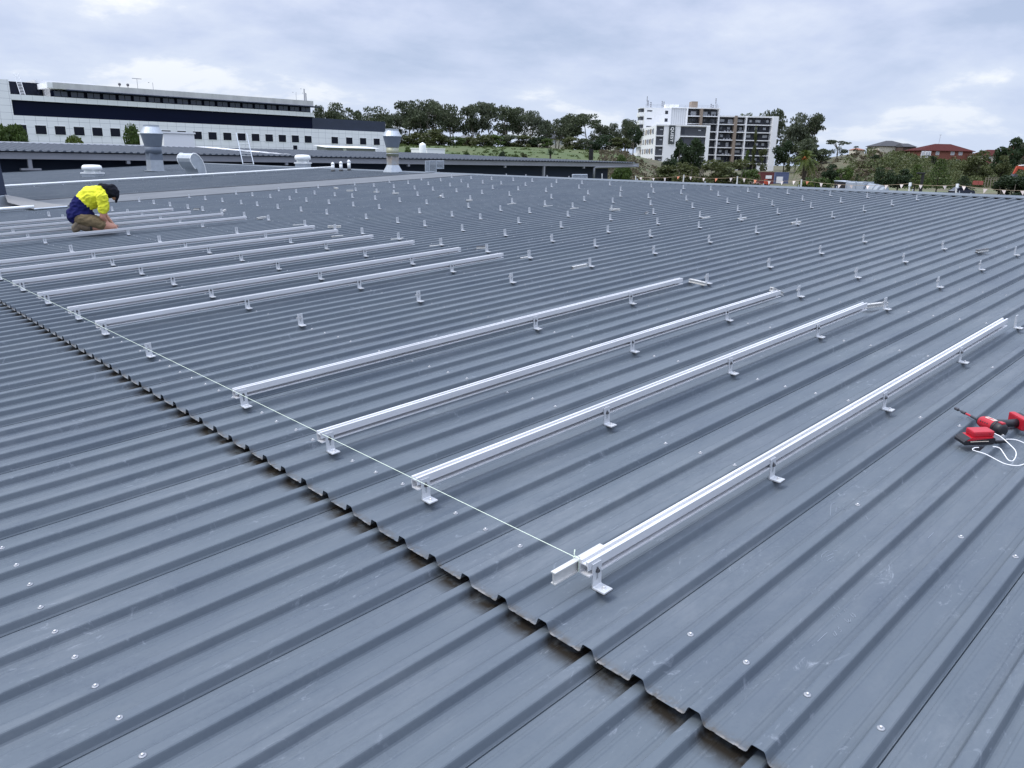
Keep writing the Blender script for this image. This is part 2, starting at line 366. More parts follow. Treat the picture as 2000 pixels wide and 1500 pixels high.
# ridge capping: two wings and a rolled top
va, vb = V0 + NA * RIB, V0 + NB * RIB
cp = [(RIDGE - .30, -.012), (RIDGE - .297, .006), (RIDGE - .05, .010), (RIDGE - .018, .024), (RIDGE + .018, .023), (RIDGE + .05, .006), (RIDGE + .297, -.026), (RIDGE + .30, -.044)]
mb = MB(); n = len(cp); vv = [va + (vb - va) * i / 12 for i in range(13)]
for v in vv: mb.v += [(a, v, b + .003) for a, b in cp]
for i in range(12):
    for j in range(n - 1): mb.f.append((i * n + j, i * n + j + 1, (i + 1) * n + j + 1, (i + 1) * n + j)); mb.m.append(0); mb.smooth.append(False)
mb.build('ridge_capping', M_cap, ware)
# flat flashing strip between the two roofs, with an upstand on each side
sv0, sv1 = 20.33, 22.62
MB().box((3.2, sv0, .002), (RIDGE + .25, sv1, .010)).box((3.2, sv0 - .02, -.02), (RIDGE + .2, sv0 - .001, .012)).box((3.2, sv1 + .001, -.02), (RIDGE + .2, sv1 + .04, .03)).build('flashing', M_strip, ware)
MB().box((-6.8, va + .1, -5.0), (RIDGE + 15.9, vb - .1, -1.7)).build('wall', M_annexw, ware)
# roof screws: one per rib on every purlin line; the hundred that show largest are single parts
sm = MB(); sm.sm = True
sm.lathe([(.0105, 0), (.0105, .0018), (.0068, .0032)], 12); sm.cur = 1; sm.lathe([(.0048, .003), (.0048, .007), (.003, .0085)], 6); scr_me = sm.mesh('screw', [M_washer, M_screw])
cands = []
su = [roofpt(*p)[0] for p in ((1251, 1185), (1348, 1236), (1453, 1292), (1576, 1355))]
su0 = sum(su) / 4
sl_ = [roofpt(*p, -.04)[0] for p in ((87, 1195), (120, 1241), (154, 1295), (190, 1352), (233, 1416))]
sl0 = sum(sl_) / 5
for n_ in range(-20, 118):
    if n_ % 5 == 4 and n_ > 20: continue
    v = V0 + n_ * RIB
    for k_ in range(14):
        u = su0 + k_ * 1.2022 + R.uniform(-.012, .012)
        if u < RIDGE - .5 and R.random() < .92: cands.append((u, v + R.uniform(-.003, .003), 0.0))
    for k_ in range(4): cands.append((sl0 - k_ * 1.2022 + R.uniform(-.012, .012), v, -.043))
def vis(c):
    q = tocam(np.array(UW) * c[0] + np.array(VW) * c[1] + np.array(NW) * c[2])
    if q[2] < .3: return None
    x, y = 1000 + _fx * q[0] / q[2], 750 + _fx * q[1] / q[2]
    return q[2] if -20 < x < 2020 and -20 < y < 1520 else None
cands = sorted([(vis(c), c) for c in cands if vis(c)], key=lambda t: t[0])
for d_, c in cands[:100]:
    o = link('screw', scr_me, ware); o.location = c; o.rotation_euler = (R.uniform(-.06, .06), R.uniform(-.06, .06), R.uniform(0, 6))
far = MB()
for d_, c in cands[100:]: far.lathe([(.0088, 0), (.007, .003), (.005, .0085)], 5, T(*c))
tag(far.build('screw', M_washer, ware), kind='stuff')

# chalk scribbles and scratches on the pans near the lap
ck = MB(); SC = []
for st in ([(335, 320), (375, 370), (405, 375)], [(415, 335), (470, 395), (455, 345), (515, 400), (480, 330), (545, 375)], [(330, 450), (380, 495)], [(380, 430), (415, 470)], [(400, 405), (450, 440)], [(585, 435), (640, 490), (665, 480), (660, 455), (610, 420)], [(500, 505), (560, 560), (600, 545), (590, 505), (560, 510), (575, 550)], [(405, 620), (430, 625), (420, 655), (465, 665), (455, 695)], [(340, 715), (380, 755), (400, 740), (365, 680)], [(120, 830), (260, 700)]):
    SC.append([(1580 + x / 7.32, 1140 + y / 7.32) for x, y in st])
for st in ([(200, 80), (195, 150)], [(200, 80), (225, 65)], [(230, 135), (232, 100), (290, 110), (265, 116)], [(405, 150), (418, 158), (430, 175)], [(850, 315), (890, 316), (910, 300)], [(145, 430), (140, 395), (175, 370), (240, 368)], [(170, 405), (215, 385)], [(175, 430), (215, 405)], [(800, 290), (835, 255)], [(520, 205), (560, 200), (590, 182)]):
    SC.append([(1560 + x / 3.1725, 960 + y / 3.1725) for x, y in st])
for st in SC: ck.tube([(*roofpt(x, y, -RH), -RH + .0004) for x, y in st], .0011, 4)
ck.build('chalk_mark', mat('chalk', (.215, .245, .29), .9), ware)

# ------------------------------------------------------------------ rails, feet, string
ROWN = [0, 5, 9, 14, 22, 27, 31, 36, 41, 46, 50, 55, 62, 67, 72, 77, 81, 86, 91, 96]
CU0, CD = 1.786, 1.2022
RAILROW = {0: 0, 1: 1, 2: 2, 3: 3, 5: 4, 6: 5, 7: 6, 8: 7, 9: 8, 10: 9, 12: 10, 13: 11, 14: 12, 15: 13}
RAILN = ['the rail nearest the red drill'] + ['the %s rail from the drill' % ORD[i] for i in range(1, 14)]
SPAN = [(1.742, 6.38), (1.742, 6.248), (1.731, 6.257), (1.735, 6.192), (1.73, 6.175), (1.732, 6.159), (1.726, 6.172), (1.722, 6.162), (1.73, 6.181), (1.73, 6.235), (1.75, 6.2), (1.76, 6.203), (1.70, 5.984), (1.72, 6.013)]
RAILP = [(-.004, 0), (.04, 0), (.04, .055), (.029, .055), (.029, .0435), (.011, .0435), (.011, .055), (0, .055), (0, .022), (.004, .022), (.004, .039), (.036, .039), (.036, .005), (-.004, .005)]
LOOK = ['bright aluminium mounting rail with splice bar at its end, nearest the red drill',
        'aluminium mounting rail second from the red drill', 'aluminium mounting rail third from the red drill, splice piece resting on its end',
        'aluminium mounting rail fourth from the drill, below the bare bracket row', 'aluminium mounting rail fifth from the drill, nearest of the six close together',
        'aluminium mounting rail sixth from the drill, second of the six close together', 'aluminium mounting rail seventh from the drill, third of the six close together',
        'aluminium mounting rail eighth from the drill, fourth of the six close together', 'aluminium mounting rail ninth from the drill, fifth of the six close together',
        'aluminium mounting rail tenth from the drill, last of the six close together', 'aluminium mounting rail running just in front of the kneeling worker',
        'aluminium mounting rail the worker kneels over, second of the worker\'s four', 'aluminium mounting rail just behind the worker, third of the worker\'s four',
        'aluminium mounting rail farthest from the drill, behind the kneeling worker']
def rowv(i): return V0 + ROWN[i] * RIB
for i, j in RAILROW.items():
    a, b = SPAN[j]; t = 0.0015 * math.sin(j * 2.3)
    M = on_roof(a, rowv(i) + .0035, .054, t)
    o = MB().prism(RAILP, 0, 0, b - a).build('mounting_rail', M_alu, None, M)
    tag(o, LOOK[j], 'rail', 'solar mounting rails laid along the ribs')
# splice bar sticking out of the nearest rail
ip = [(0, 0), (.020, 0), (.020, .004), (.012, .004), (.012, .041), (.020, .041), (.020, .046), (0, .046), (0, .041), (.008, .041), (.008, .004), (0, .004)]
M = on_roof(1.625, rowv(0) + .047, .056)
tag(MB().prism(ip, 0, 0, .25).box((.13, .0005, .0465), (.249, .018, .049)).build('rail_splice', M_off, None, M), 'I-shaped aluminium splice bar sticking out past the nearest rail, string tied to it', 'rail splice')

# brackets
def rowname(i):
    if i in RAILROW: return RAILN[RAILROW[i]]
    if i == 4: return 'the bare row between fourth and fifth rails'
    if i == 11: return 'the bare row beyond the tenth rail'
    return 'the %s row beyond the worker\'s rails' % ORD[i - 16]
def bracket_body():
    m = MB(); w = .0225
    prof = [(-.050, 0), (.0005, 0), (.003, .003), (.003, .094), (-.002, .094), (-.002, .008), (-.005, .0055), (-.050, .0055)]
    # slotted upright: three pieces round the slot
    m.prism([(-.052, .001), (.0005, .001), (.003, .004), (.003, .030), (-.002, .030), (-.002, .009), (-.005, .0065), (-.052, .0065)], 0, -w, w)
    m.box((-w, -.002, .030), (-.0045, .003, .080)); m.box((.0045, -.002, .030), (w, .003, .080)); m.box((-w, -.002, .080), (w, .003, .096))
    m.cur = 1; m.box((-w - .001, -.053, -.001), (w + .001, .002, .0009)); return m
BR_me = bracket_body().mesh('roof_bracket', [M_alub, M_black])
bt = MB(); bt.sm = False; bt.lathe([(.0085, 0), (.0085, .002), (.0062, .003)], 10); bt.lathe([(.0052, .003), (.0052, .009), (.0035, .010)], 6); BOLT_me = bt.mesh('foot_bolt', M_screw)
hb = MB(); Mx = T(0, -.002, .066) @ RX(math.pi / 2)
hb.lathe([(.0095, 0), (.0095, .002), (.0072, .0022), (.0072, .0075), (.0055, .009)], 6, Mx); CL_me = hb.mesh('clamp_bolt', M_bolt)
hn = MB(); hn.box((-.030, .0032, .055), (-.004, .010, .068)).lathe([(.009, 0), (.009, .006)], 6, T(0, -.002, .062) @ RX(math.pi / 2)); NUT_me = hn.mesh('clamp_nut', M_screw)
OBS = [(0, 0), (0, 1), (0, 2), (0, 3), (0, 4), (1, 0), (1, 1), (1, 2), (1, 3), (1, 4), (1, 5), (1, 6), (1, 7), (2, 0), (2, 2), (2, 3), (2, 4), (2, 5), (2, 6), (2, 7), (3, 0), (3, 2), (3, 3), (3, 4), (3, 5), (3, 6), (3, 7), (4, 0), (4, 1), (4, 2), (4, 3), (4, 4), (4, 5), (4, 6), (4, 7), (4, 8), (4, 9), (4, 10), (4, 11), (4, 12), (5, 0), (5, 1), (5, 2), (5, 3), (5, 4), (5, 5), (5, 6), (5, 7), (5, 8), (5, 9), (5, 10), (5, 11), (5, 12), (6, 0), (6, 1), (6, 2), (6, 3), (6, 4), (6, 5), (6, 6), (6, 7), (6, 8), (6, 9), (6, 10), (6, 11), (6, 12), (7, 0), (7, 1), (7, 2), (7, 3), (7, 4), (7, 5), (7, 6), (7, 7), (7, 8), (7, 9), (7, 10), (7, 11), (7, 12), (8, 0), (8, 1), (8, 2), (8, 3), (8, 4), (8, 5), (8, 6), (8, 7), (8, 8), (8, 9), (8, 10), (8, 11), (8, 12), (9, 0), (9, 1), (9, 2), (9, 3), (9, 4), (9, 5), (9, 6), (9, 7), (9, 8), (9, 9), (9, 10), (9, 11), (9, 12), (10, 1), (10, 2), (10, 3), (10, 4), (10, 5), (10, 6), (10, 7), (10, 8), (10, 9), (10, 10), (10, 11), (10, 12), (11, 1), (11, 2), (11, 3), (11, 4), (11, 5), (11, 6), (11, 7), (11, 8), (11, 9), (11, 10), (11, 11), (11, 12), (12, 1), (12, 2), (12, 3), (12, 4), (12, 5), (12, 6), (12, 7), (12, 8), (12, 9), (12, 10), (12, 11), (12, 12), (13, 1), (13, 3), (13, 4), (13, 5), (13, 6), (13, 7), (13, 8), (13, 9), (13, 10), (13, 11), (13, 12), (14, 1), (14, 3), (14, 4), (14, 5), (14, 6), (14, 7), (14, 8), (14, 9), (14, 10), (14, 11), (14, 12), (15, 3), (15, 4), (15, 5), (15, 6), (15, 7), (15, 8), (15, 9), (15, 10), (15, 11), (15, 12), (16, 2), (16, 3), (16, 4), (16, 5), (16, 6), (16, 7), (16, 8), (16, 9), (16, 10), (16, 11), (16, 12), (17, 2), (17, 3), (17, 4), (17, 5), (17, 6), (17, 7), (17, 8), (17, 9), (17, 10), (17, 11), (17, 12), (18, 4), (18, 5), (18, 6), (18, 7), (18, 9), (18, 10), (18, 11), (18, 12), (19, 4), (19, 5), (19, 6), (19, 7), (19, 8), (19, 9), (19, 10), (19, 11), (19, 12)]
blabels = {}
def place_bracket(i, k, u=None, w=0.0, label=None):
    railed = i in RAILROW and u is None and k <= 3 and SPAN[RAILROW[i]][1] > CU0 + k * CD
    u = CU0 + k * CD + R.uniform(-.012, .012) if u is None else u
    v = rowv(i)
    if label is None:
        nth = ORD[k] if k else 'first'
        label = ('aluminium bracket %s from the string, clamped to %s' if railed else 'bare aluminium bracket %s from the string, in %s') % (nth, rowname(i) if railed or i not in RAILROW else 'line with ' + rowname(i))
    M = on_roof(u, v, w, R.uniform(-.11, .11) if not railed else 0)
    o = link('roof_bracket', BR_me, None, M); tag(o, label, 'bracket', 'aluminium roof brackets standing on the ribs')
    q = tocam(np.array(UW) * u + np.array(VW) * v)[2]
    if q < 11:
        b = link('foot_bolt', BOLT_me, o); b.location = (0, -.032, .0065)
        if railed: link('clamp_bolt', CL_me, o)
        elif R.random() < .7: link('clamp_nut', NUT_me, o)
    blabels[(i, k)] = (u, v)
for i, k in sorted(set(OBS)): place_bracket(i, k)
nb = 0
for i in range(len(ROWN)):
    if i in (20,) : continue
    u = 18.62 + R.uniform(-.02, .02)
    if any(ii == i and k == 14 for ii, k in OBS): continue
    rn = ('line with ' + rowname(i).replace(' from the drill', '').replace('the rail nearest the red drill', 'the nearest rail')) if i in RAILROW else {4: 'the near bare row', 11: 'the far bare row'}.get(i, 'the %s row past the worker' % ORD[i - 16])
    place_bracket(i, 14, u, -(u - RIDGE) * SL2, 'bracket top showing beyond the ridge capping, in ' + rn)

# string line, tied to the splice bar and pulled along the first brackets
s0 = Vector((1.742, rowv(0) + .058, .107)); sE = roofpt(0, 540, .085); s1 = Vector((sE[0], sE[1], .085)); s2 = s1 + (s1 - s0) * 0.55
mb = MB(); P = [s0.lerp(s2, t / 24) + Vector((0, 0, -.006 * math.sin(math.pi * t / 24))) for t in range(25)]
mb.tube(P, .0012, 6)
mb.tube([s0 + Vector((0, -.012, .001)), s0 + Vector((.002, 0, .004)), s0 + Vector((0, .012, .001)), s0 + Vector((0, .012, -.05)), s0 + Vector((0, -.012, -.05)), s0 + Vector((0, -.012, .001))], .0016, 6)
mb.tube([s0, s0 + Vector((-.004, .006, .012)), s0 + Vector((.004, .010, .026))], [.0016, .0016, .003], 6)
tag(mb.build('string_line', M_string, None, RM), 'pale string pulled tight across the rail ends and along the brackets', 'string')

# loose splice pieces
SPL = [((1683, 606), (1736, 599), 'white splice bar lying just past the end of the second rail from the drill'),
       ((1343, 552), (1383, 562), 'white splice bar with bolt holes lying past the end of the fourth rail'),
       ((1506, 568), (1531, 580), 'white splice bar tilted off the end of the third rail from the drill'),
       ((1017.5, 505), (1037, 502.5), 'stubby splice bar at the bracket past the fifth rail'),
       ((1118.7, 522.5), (1146, 517.5), 'splice bar by the bracket in the bare row between fourth and fifth rails'),
       ((931, 487.5), (950, 487), 'dark ended splice bar lying past the end of the sixth rail'),
       ((840, 482), (864, 479.5), 'splice bar lying past the end of the seventh rail'),
       ((764, 469), (787.5, 466), 'splice bar lying past the end of the eighth rail'),
       ((641, 446), (666, 446), 'white splice bar crossing the bracket past the ninth rail'),
       ((647.5, 463), (670, 461), 'thin splice bar lying flat between the ninth and eighth rail ends'),
       ((502.5, 430), (520, 427), 'pale splice bar by a bare bracket just beyond the tenth rail'),
       ((572.5, 441), (596, 439), 'splice bar lying just behind the end of the tenth rail'),
       ((1190.5, 412), (1211, 412), 'bright white splice bar lying level at a far bracket'),
       ((1062, 404), (1079, 402.5), 'thin white splice bar, second of three in a line up the roof'),
       ((1114, 408.7), (1130, 407), 'thin white splice bar, third of three in a line up the roof'),
       ((991, 399.7), (1007.5, 398), 'thin white splice bar, first of three in a line up the roof'),
       ((911, 394), (922.5, 393.5), 'short fat white splice bar lying near the middle of the far brackets'),
       ((857.5, 387.5), (864, 384), 'short bright splice bar tipped towards the far bracket rows'),
       ((1372, 427), (1386, 424.4), 'thin white splice bar lying alone between the far brackets'),
       ((1440, 428.6), (1459, 425.4), 'white splice bar with a dark end lying at a bracket'),
       ((1541, 437), (1568, 433), 'long white splice bar lying across the ribs high on the roof'),
       ((1260, 421), (1266, 417), 'small dark splice bar lying by a bracket in the middle'),
       ((1906.5, 496), (1928.5, 492.4), 'dark splice bar with one white end high above the drill'),
       ((677.5, 374.5), (690, 374.5), 'white splice bar lying just below the grey flashing'),
       ((651, 368.7), (662.5, 370), 'white splice bar touching the edge of the grey flashing'),
       ((766, 380), (779, 379.5), 'thin splice bar at the foot of a bracket in the third row from the flashing'),
       ((730, 377), (741, 376.7), 'faint thin splice bar in front of a far bracket'),
       ((379, 411), (390, 411), 'dark splice bar past the end of the farthest rail'),
       ((434, 416), (442, 413), 'small splice bar at the end of the rail the worker kneels over')]
for (a, b, lab) in SPL:
    w = -.012; ua, va_ = roofpt(*a, w); ub, vb_ = roofpt(*b, w); d = Vector((ub - ua, vb_ - va_)); L_ = max(.10, min(.24, d.length)); ang = math.atan2(d.y, d.x)
    dark = 'dark' in lab.split()[:3]; tilt = .5 if 'tilted' in lab else R.uniform(-.02, .02)
    cu, cv = (ua + ub) / 2, (va_ + vb_) / 2
    z = .001 if abs(d.y) > .05 else (-RH + .002)
    if 'tilted' in lab: z = .03
    M = on_roof(cu, cv, z, ang) @ RY(-tilt)
    if 'tilted' in lab:                       # one end propped on the rail end, the other down on the sheet
        A_ = Vector((*roofpt(*a, .112), .112)); B_ = Vector((*roofpt(*b, .006), .006)); X_ = (B_ - A_).normalized(); Y_ = Vector((0, 0, 1)).cross(X_).normalized(); Z_ = X_.cross(Y_); L_ = min(.26, (B_ - A_).length); O_ = A_ + X_ * L_ / 2
        M = RM @ Matrix(((X_.x, Y_.x, Z_.x, O_.x), (X_.y, Y_.y, Z_.y, O_.y), (X_.z, Y_.z, Z_.z, O_.z), (0, 0, 0, 1)))
    mb = MB().prism([(-.017, 0), (.017, 0), (.017, .006), (.010, .009), (.010, .024), (.017, .027), (.017, .033), (-.017, .033), (-.017, .027), (-.010, .024), (-.010, .009), (-.017, .006)], 0, -L_ / 2, L_ / 2)
    mb.cur = 1
    for s_ in (-.25, .25): mb.lathe([(.004, .0332), (.0055, .034), (.0001, .0342)], 8, T(s_ * L_, 0, 0))
    mb.box((-L_ / 2 - .001, -.008, .010), (-L_ / 2 + .001, .008, .024))
    if dark: mb.m = [1 if j < 10 else 0 for j in range(len(mb.m))]
    tag(mb.build('rail_splice', [M_off, M_bolt], None, M), lab, 'rail splice', 'loose rail splices left on the roof')

# bits of conduit and small roof plant -----------------------------------------------------
def conduit(v, ua, ub, lab, r=.028):
    t = thing('conduit_pipe', lab, 'pipe', on_roof(0, v, 0))
    m = MB(); m.sm = True; m.tube([(ua + (ub - ua) * i / 8, 0, .075) for i in range(9)], r, 10); m.build('pipe', M_white, t)
    u = ua + .3
    while u < ub: MB().box((u - .012, -.03, 0), (u + .012, .03, .05)).box((u - .012, -.075, .001), (u + .012, .03, .006)).build('clip', M_galv, t); u += .85
conduit(29.35, 4.6, 17.6, 'long white pipe on clips running along the far roof behind the worker', .034)
u1, v1 = roofpt(0, 408, .08); u2, v2 = roofpt(66, 403, .08)
conduit((v1 + v2) / 2, u1 - 1.2, u2, 'short white pipe ending by the curved grey sheet behind the worker', .034)

def lathe_part(prof, n, m, name, parent, square=False, smooth=True, M=None):
    b = MB(); b.sm = smooth; b.lathe(prof, n, M, square); return b.build(name, m, parent)
def stack(px, py, lab, s, rough_base):
    u, v = roofpt(px, py, -.0); t = thing('exhaust_stack', lab, 'vent', T(*(RM @ Vector((u, v, 0)))))
    q = tocam(RM @ Vector((u, v, 0)))[2] / _fx            # metres per picture unit
    return t, q
# stack one: straight square shaft, octagonal bell
t, q = stack(304, 334, 'galvanised exhaust stack with flared head, between white mushroom vent and curved cowl', 1, 0)
w = 11.8 * q; e = q / 1.10
lathe_part([(w * 1.35, 0), (w * 1.35, .02)], 4, M_galv, 'flange', t, True, False)
lathe_part([(w * 1.05, .02), (w, 20 * q)], 4, M_galv, 'shaft', t, True, False)
lathe_part([(w * 1.0, 20.02 * q), (w, 33 * q)], 4, M_galvd, 'shaft', t, True, False)
lathe_part([(w * 1.03, 20 * q), (w * 1.03, 20.8 * q)], 4, M_galv, 'joint_band', t, True, False)
lathe_part([(16 * e, 33 * q), (16.6 * e, 46 * q)], 24, M_galvd, 'collar', t)
lathe_part([(17 * e, 46 * q), (22.3 * e, 69 * q)], 24, M_galvd, 'bell', t, False, False)
lathe_part([(23 * e, 69 * q), (23 * e, 70 * q), (15.6 * e, 82 * q), (15.6 * e, 85.5 * q)], 24, M_galv, 'head', t, False, False)
MB().tube([(w, -w * .6, .0), (w * 1.02, -w * .6, 30 * q)], .015, 6).build('brace', M_galv, t)
t, q = stack(767.5, 336, 'galvanised exhaust stack with pyramid foot and flared head, at the end of the flashing', 1, 1)
w = 8.5 * q; e = q / 1.02
lathe_part([(w * 1.62, -.04), (w * 1.62, 0), (w * .98, 13 * q)], 4, M_galv, 'foot', t, True, False)
lathe_part([(w * .98, 13 * q), (w * 1.0, 31 * q)], 4, M_rustg, 'shaft', t, True, False)
lathe_part([(12.2 * e, 30 * q), (12.2 * e, 46 * q)], 24, M_galvy, 'collar', t)
lathe_part([(12.6 * e, 34 * q), (12.6 * e, 35 * q)], 24, M_galv, 'joint_band', t)
lathe_part([(12.6 * e, 46 * q), (18.0 * e, 66 * q)], 24, M_galvd, 'bell', t, False, False)
lathe_part([(18.8 * e, 66 * q), (18.8 * e, 67 * q), (13 * e, 76.5 * q), (13 * e, 80 * q)], 24, M_galv, 'head', t, False, False)
def mushroom(px, py, lab, wpx):
    u, v = roofpt(px, py); P = RM @ Vector((u, v, 0)); q = tocam(P)[2] / _fx; t = thing('roof_vent', lab, 'vent', T(*P) @ RZ(.7), 'white mushroom roof vents'); w = wpx * q / 2
    lathe_part([(w * .80, -.03), (w * .80, 5 * q)], 4, M_galv, 'curb', t, True, False)
    lathe_part([(w * .82, 5 * q), (w * .9, 5.2 * q), (w * .9, 7.5 * q), (w * .62, 7.8 * q), (w * .62, 12.5 * q)], 4, M_white, 'neck', t, True, False)
    lathe_part([(w * .95, 12 * q), (w * 1.06, 13 * q), (w * 1.06, 17 * q), (w * .98, 20 * q), (w * .8, 21.5 * q), (w * .2, 22 * q)], 24, M_white, 'cap', t)
mushroom(181.5, 344.5, 'white mushroom vent with square neck, just behind the kneeling worker', 34)
mushroom(592, 325, 'white mushroom vent with wide cap on the ridge near the ladder', 29)
# curved cowl
u, v = roofpt(382, 343); P = RM @ Vector((u, v, 0)); q = tocam(P)[2] / _fx * 1.08
t = thing('curved_cowl', 'galvanised curved exhaust cowl bending over behind the long white pipe', 'vent', T(*P) @ RZ(.30))
rd = 16 * q; d0 = 27 * q
arc = [(8 * q, 0)] + [(-6 * q + 17 * q * math.cos(a) - 2 * q, 19 * q + 18 * q * math.sin(a)) for a in [math.radians(x) for x in range(-10, 215, 15)]] + [(-14 * q, 5 * q), (-9 * q, 5.5 * q), (-6 * q, 0)]
arc = [(10 * q, -.03), (9.4 * q, 8 * q), (7.5 * q, 18 * q), (3.5 * q, 27 * q), (-2.5 * q, 34 * q), (-9 * q, 38 * q), (-15 * q, 38.5 * q), (-20 * q, 35 * q), (-22.5 * q, 30 * q), (-21.5 * q, 24 * q), (-17 * q, 17 * q), (-13 * q, 12 * q), (-11 * q, 13 * q), (-8.5 * q, 12 * q), (-7 * q, 6 * q), (-6 * q, -.03)]
mb = MB(); mb.prism(arc, 1, -d0 * .62, d0 * .62); mb.build('duct', M_galv, t)
for s_ in (-1, 1):
    e = MB(); e.tube([(a, s_ * d0 * .625, b) for a, b in arc[:12]], .02, 6); e.build('seam', M_white, t)
# three capped flue pipes
for j, (px, py, h) in enumerate(((650.5, 334.5, 16.5), (666.3, 334, 17.5), (682, 332.5, 19))):
    u, v = roofpt(px, py); P = RM @ Vector((u, v, 0)); q = tocam(P)[2] / _fx; r_ = 3.1 * q
    t = thing('flue_pipe', ['white capped flue pipe, the one nearest the mushroom vent by the ladder', 'white capped flue pipe, the middle one of three', 'white capped flue pipe, tallest of three and nearest the exhaust stack'][j], 'flue', T(*P), 'three white flue pipes')
    lathe_part([(r_ * 1.5, -.02), (r_ * 1.15, 2.2 * q)], 14, M_black, 'boot', t)
    lathe_part([(r_, 2 * q), (r_, (h - 4) * q)], 14, M_white, 'pipe', t)
    lathe_part([(r_ * 1.12, (h - 4.2) * q), (r_ * 1.1, (h - 2) * q), (r_ * .75, (h - 1.6) * q), (r_ * .72, h * q), (r_ * .3, (h + .6) * q)], 14, M_white, 'cap', t)
# ladder against the far roof
pb1, pb2 = [np.array(RM @ Vector((*roofpt(*p), 0.0))) for p in ((474.5, 320.5), (495.5, 321.5))]
pt1, pt2 = aty(461, 259, 43.1), aty(481.5, 260, 43.1)
t = thing('ladder', 'aluminium ladder leaning from the ridge against the far roof edge', 'ladder')
for a, b in ((pb1, pt1), (pb2, pt2)): MB().tube([a, b], .026, 4).build('stile', M_galv, t)
for j in range(1, 8):
    f = [.015, .25, .33, .42, .52, .62, .72, .8][j - 1]; MB().tube([pb1 + (pt1 - pb1) * f, pb2 + (pt2 - pb2) * f], .015, 6).build('rung', M_galv, t)
# mesh cages
def cage(lab, panels, Yf):
    t = thing('mesh_guard', lab, 'guard')
    for (x0, y0, x1, y1) in panels:
        a, b, c, d = [np.array(aty(x, y, Yf)) for x, y in ((x0, y1), (x1, y1), (x1, y0), (x0, y0))]
        f = MB(); f.tube([a, b, c, d, a], .022, 6); f.build('frame', M_galv, t)
        g = MB()
        for i in range(1, 12): s_ = i / 12; g.tube([a + (b - a) * s_, d + (c - d) * s_], .006, 4)
        for i in range(1, 9): s_ = i / 9; g.tube([a + (d - a) * s_, b + (c - b) * s_], .006, 4)
        g.build('mesh_panel', M_galv, t)
cage('galvanised wire mesh guard panels standing beside the exhaust stack on the ridge', [(831, 314.5, 837.5, 335.5), (838.5, 314.5, 852, 335.5), (852.5, 314.5, 866.5, 329)], 24.3)
cage('low galvanised mesh guard just beyond the ridge, before the dark wall', [(1118, 341.5, 1133, 349.8), (1133.5, 341.5, 1146.5, 349.8)], 16.2)
# dark cabinet at the picture edge and the curved sheet lying by it
u0, v0_ = roofpt(5, 400); t = thing('roof_cabinet', 'dark navy plant cabinet on a galvanised plinth at the roof edge', 'cabinet', on_roof(u0 - .02, v0_, 0))
MB().bbox((-1.6, -.02, .22), (0.155, 1.5, 2.6), .02).build('body', M_navy, t)
MB().bbox((-1.65, -.12, -.03), (.18, 1.6, .22), .015).build('plinth', M_galv, t)
a = [roofpt(*p) for p in ((9, 379), (73, 391), (66, 409), (20, 397))]; b = roofpt(133, 404)
E1 = [(15, 395, .13), (45, 403, .06), (66, 408.5, .025), (98, 406, .02), (131, 403.5, .02)]; E2 = [(9, 380, .24), (45, 386.5, .13), (73, 392.5, .05), (100, 397.5, .03), (133, 401, .022)]
ed = [Vector((*roofpt(*p), p[2])) for p in E1]; eu = [Vector((*roofpt(*p), p[2])) for p in E2]
mb = MB(); NI, NJ = 17, 6
def along(L_, s_): i = min(3, int(s_ * 4)); return L_[i].lerp(L_[i + 1], s_ * 4 - i)
for dz in (0, -.010):
    for i in range(NI):
        for j in range(NJ): mb.v.append(tuple(along(ed, i / (NI - 1)).lerp(along(eu, i / (NI - 1)), j / (NJ - 1)) + Vector((0, 0, dz))))
o_ = NI * NJ
for i in range(NI - 1):
    for j in range(NJ - 1):
        q_ = (i * NJ + j, (i + 1) * NJ + j, (i + 1) * NJ + j + 1, i * NJ + j + 1)
        mb.f += [q_, tuple(k + o_ for k in q_[::-1])]; mb.m += [0, 0]; mb.smooth += [False, False]
    for j in (0, NJ - 1): mb.f.append((i * NJ + j, (i + 1) * NJ + j, (i + 1) * NJ + j + o_, i * NJ + j + o_)); mb.m.append(0); mb.smooth.append(False)
o = mb.build('walkway_sheet', mat('perforated_sheet', (0.24, 0.24, 0.235), .75, .1, var=.7, vscale=60, col2=(.13, .13, .13)), None, RM); tag(o, 'pale perforated metal sheet curling up between the cabinet and the worker', 'metal sheet')
MB().tube([ed[2] + Vector((0, -.02, 0)), ed[4] + Vector((0, -.02, .0))], .02, 6).build('rolled_edge', M_galv, o)
# ------------------------------------------------------------------ worker
def axisM(p, q):
    p = Vector(p); d = Vector(q) - p
    return T(*p) @ d.to_track_quat('Z', 'Y').to_matrix().to_4x4()
def ell(mb, c, r, n=12, M=None):
    r = (r, r, r) if isinstance(r, (int, float)) else r
    vs = []; fs = []; m = n // 2 + 1
    for i in range(1, m):
        a = math.pi * i / m
        for k in range(n):
            b = 2 * math.pi * k / n; vs.append(Vector((r[0] * math.sin(a) * math.cos(b), r[1] * math.sin(a) * math.sin(b), r[2] * math.cos(a))))
    o = len(vs); vs += [Vector((0, 0, r[2])), Vector((0, 0, -r[2]))]
    for i in range(m - 2):
        for k in range(n): fs.append((i * n + k, (i + 1) * n + k, (i + 1) * n + (k + 1) % n, i * n + (k + 1) % n))
    for k in range(n): fs.append((o, k, (k + 1) % n)); fs.append((o + 1, (m - 2) * n + (k + 1) % n, (m - 2) * n + k))
    Mx = (M or Matrix.Identity(4)); cv = Vector(c)
    return mb.add([(Mx @ v if M else v) + cv for v in vs], fs)
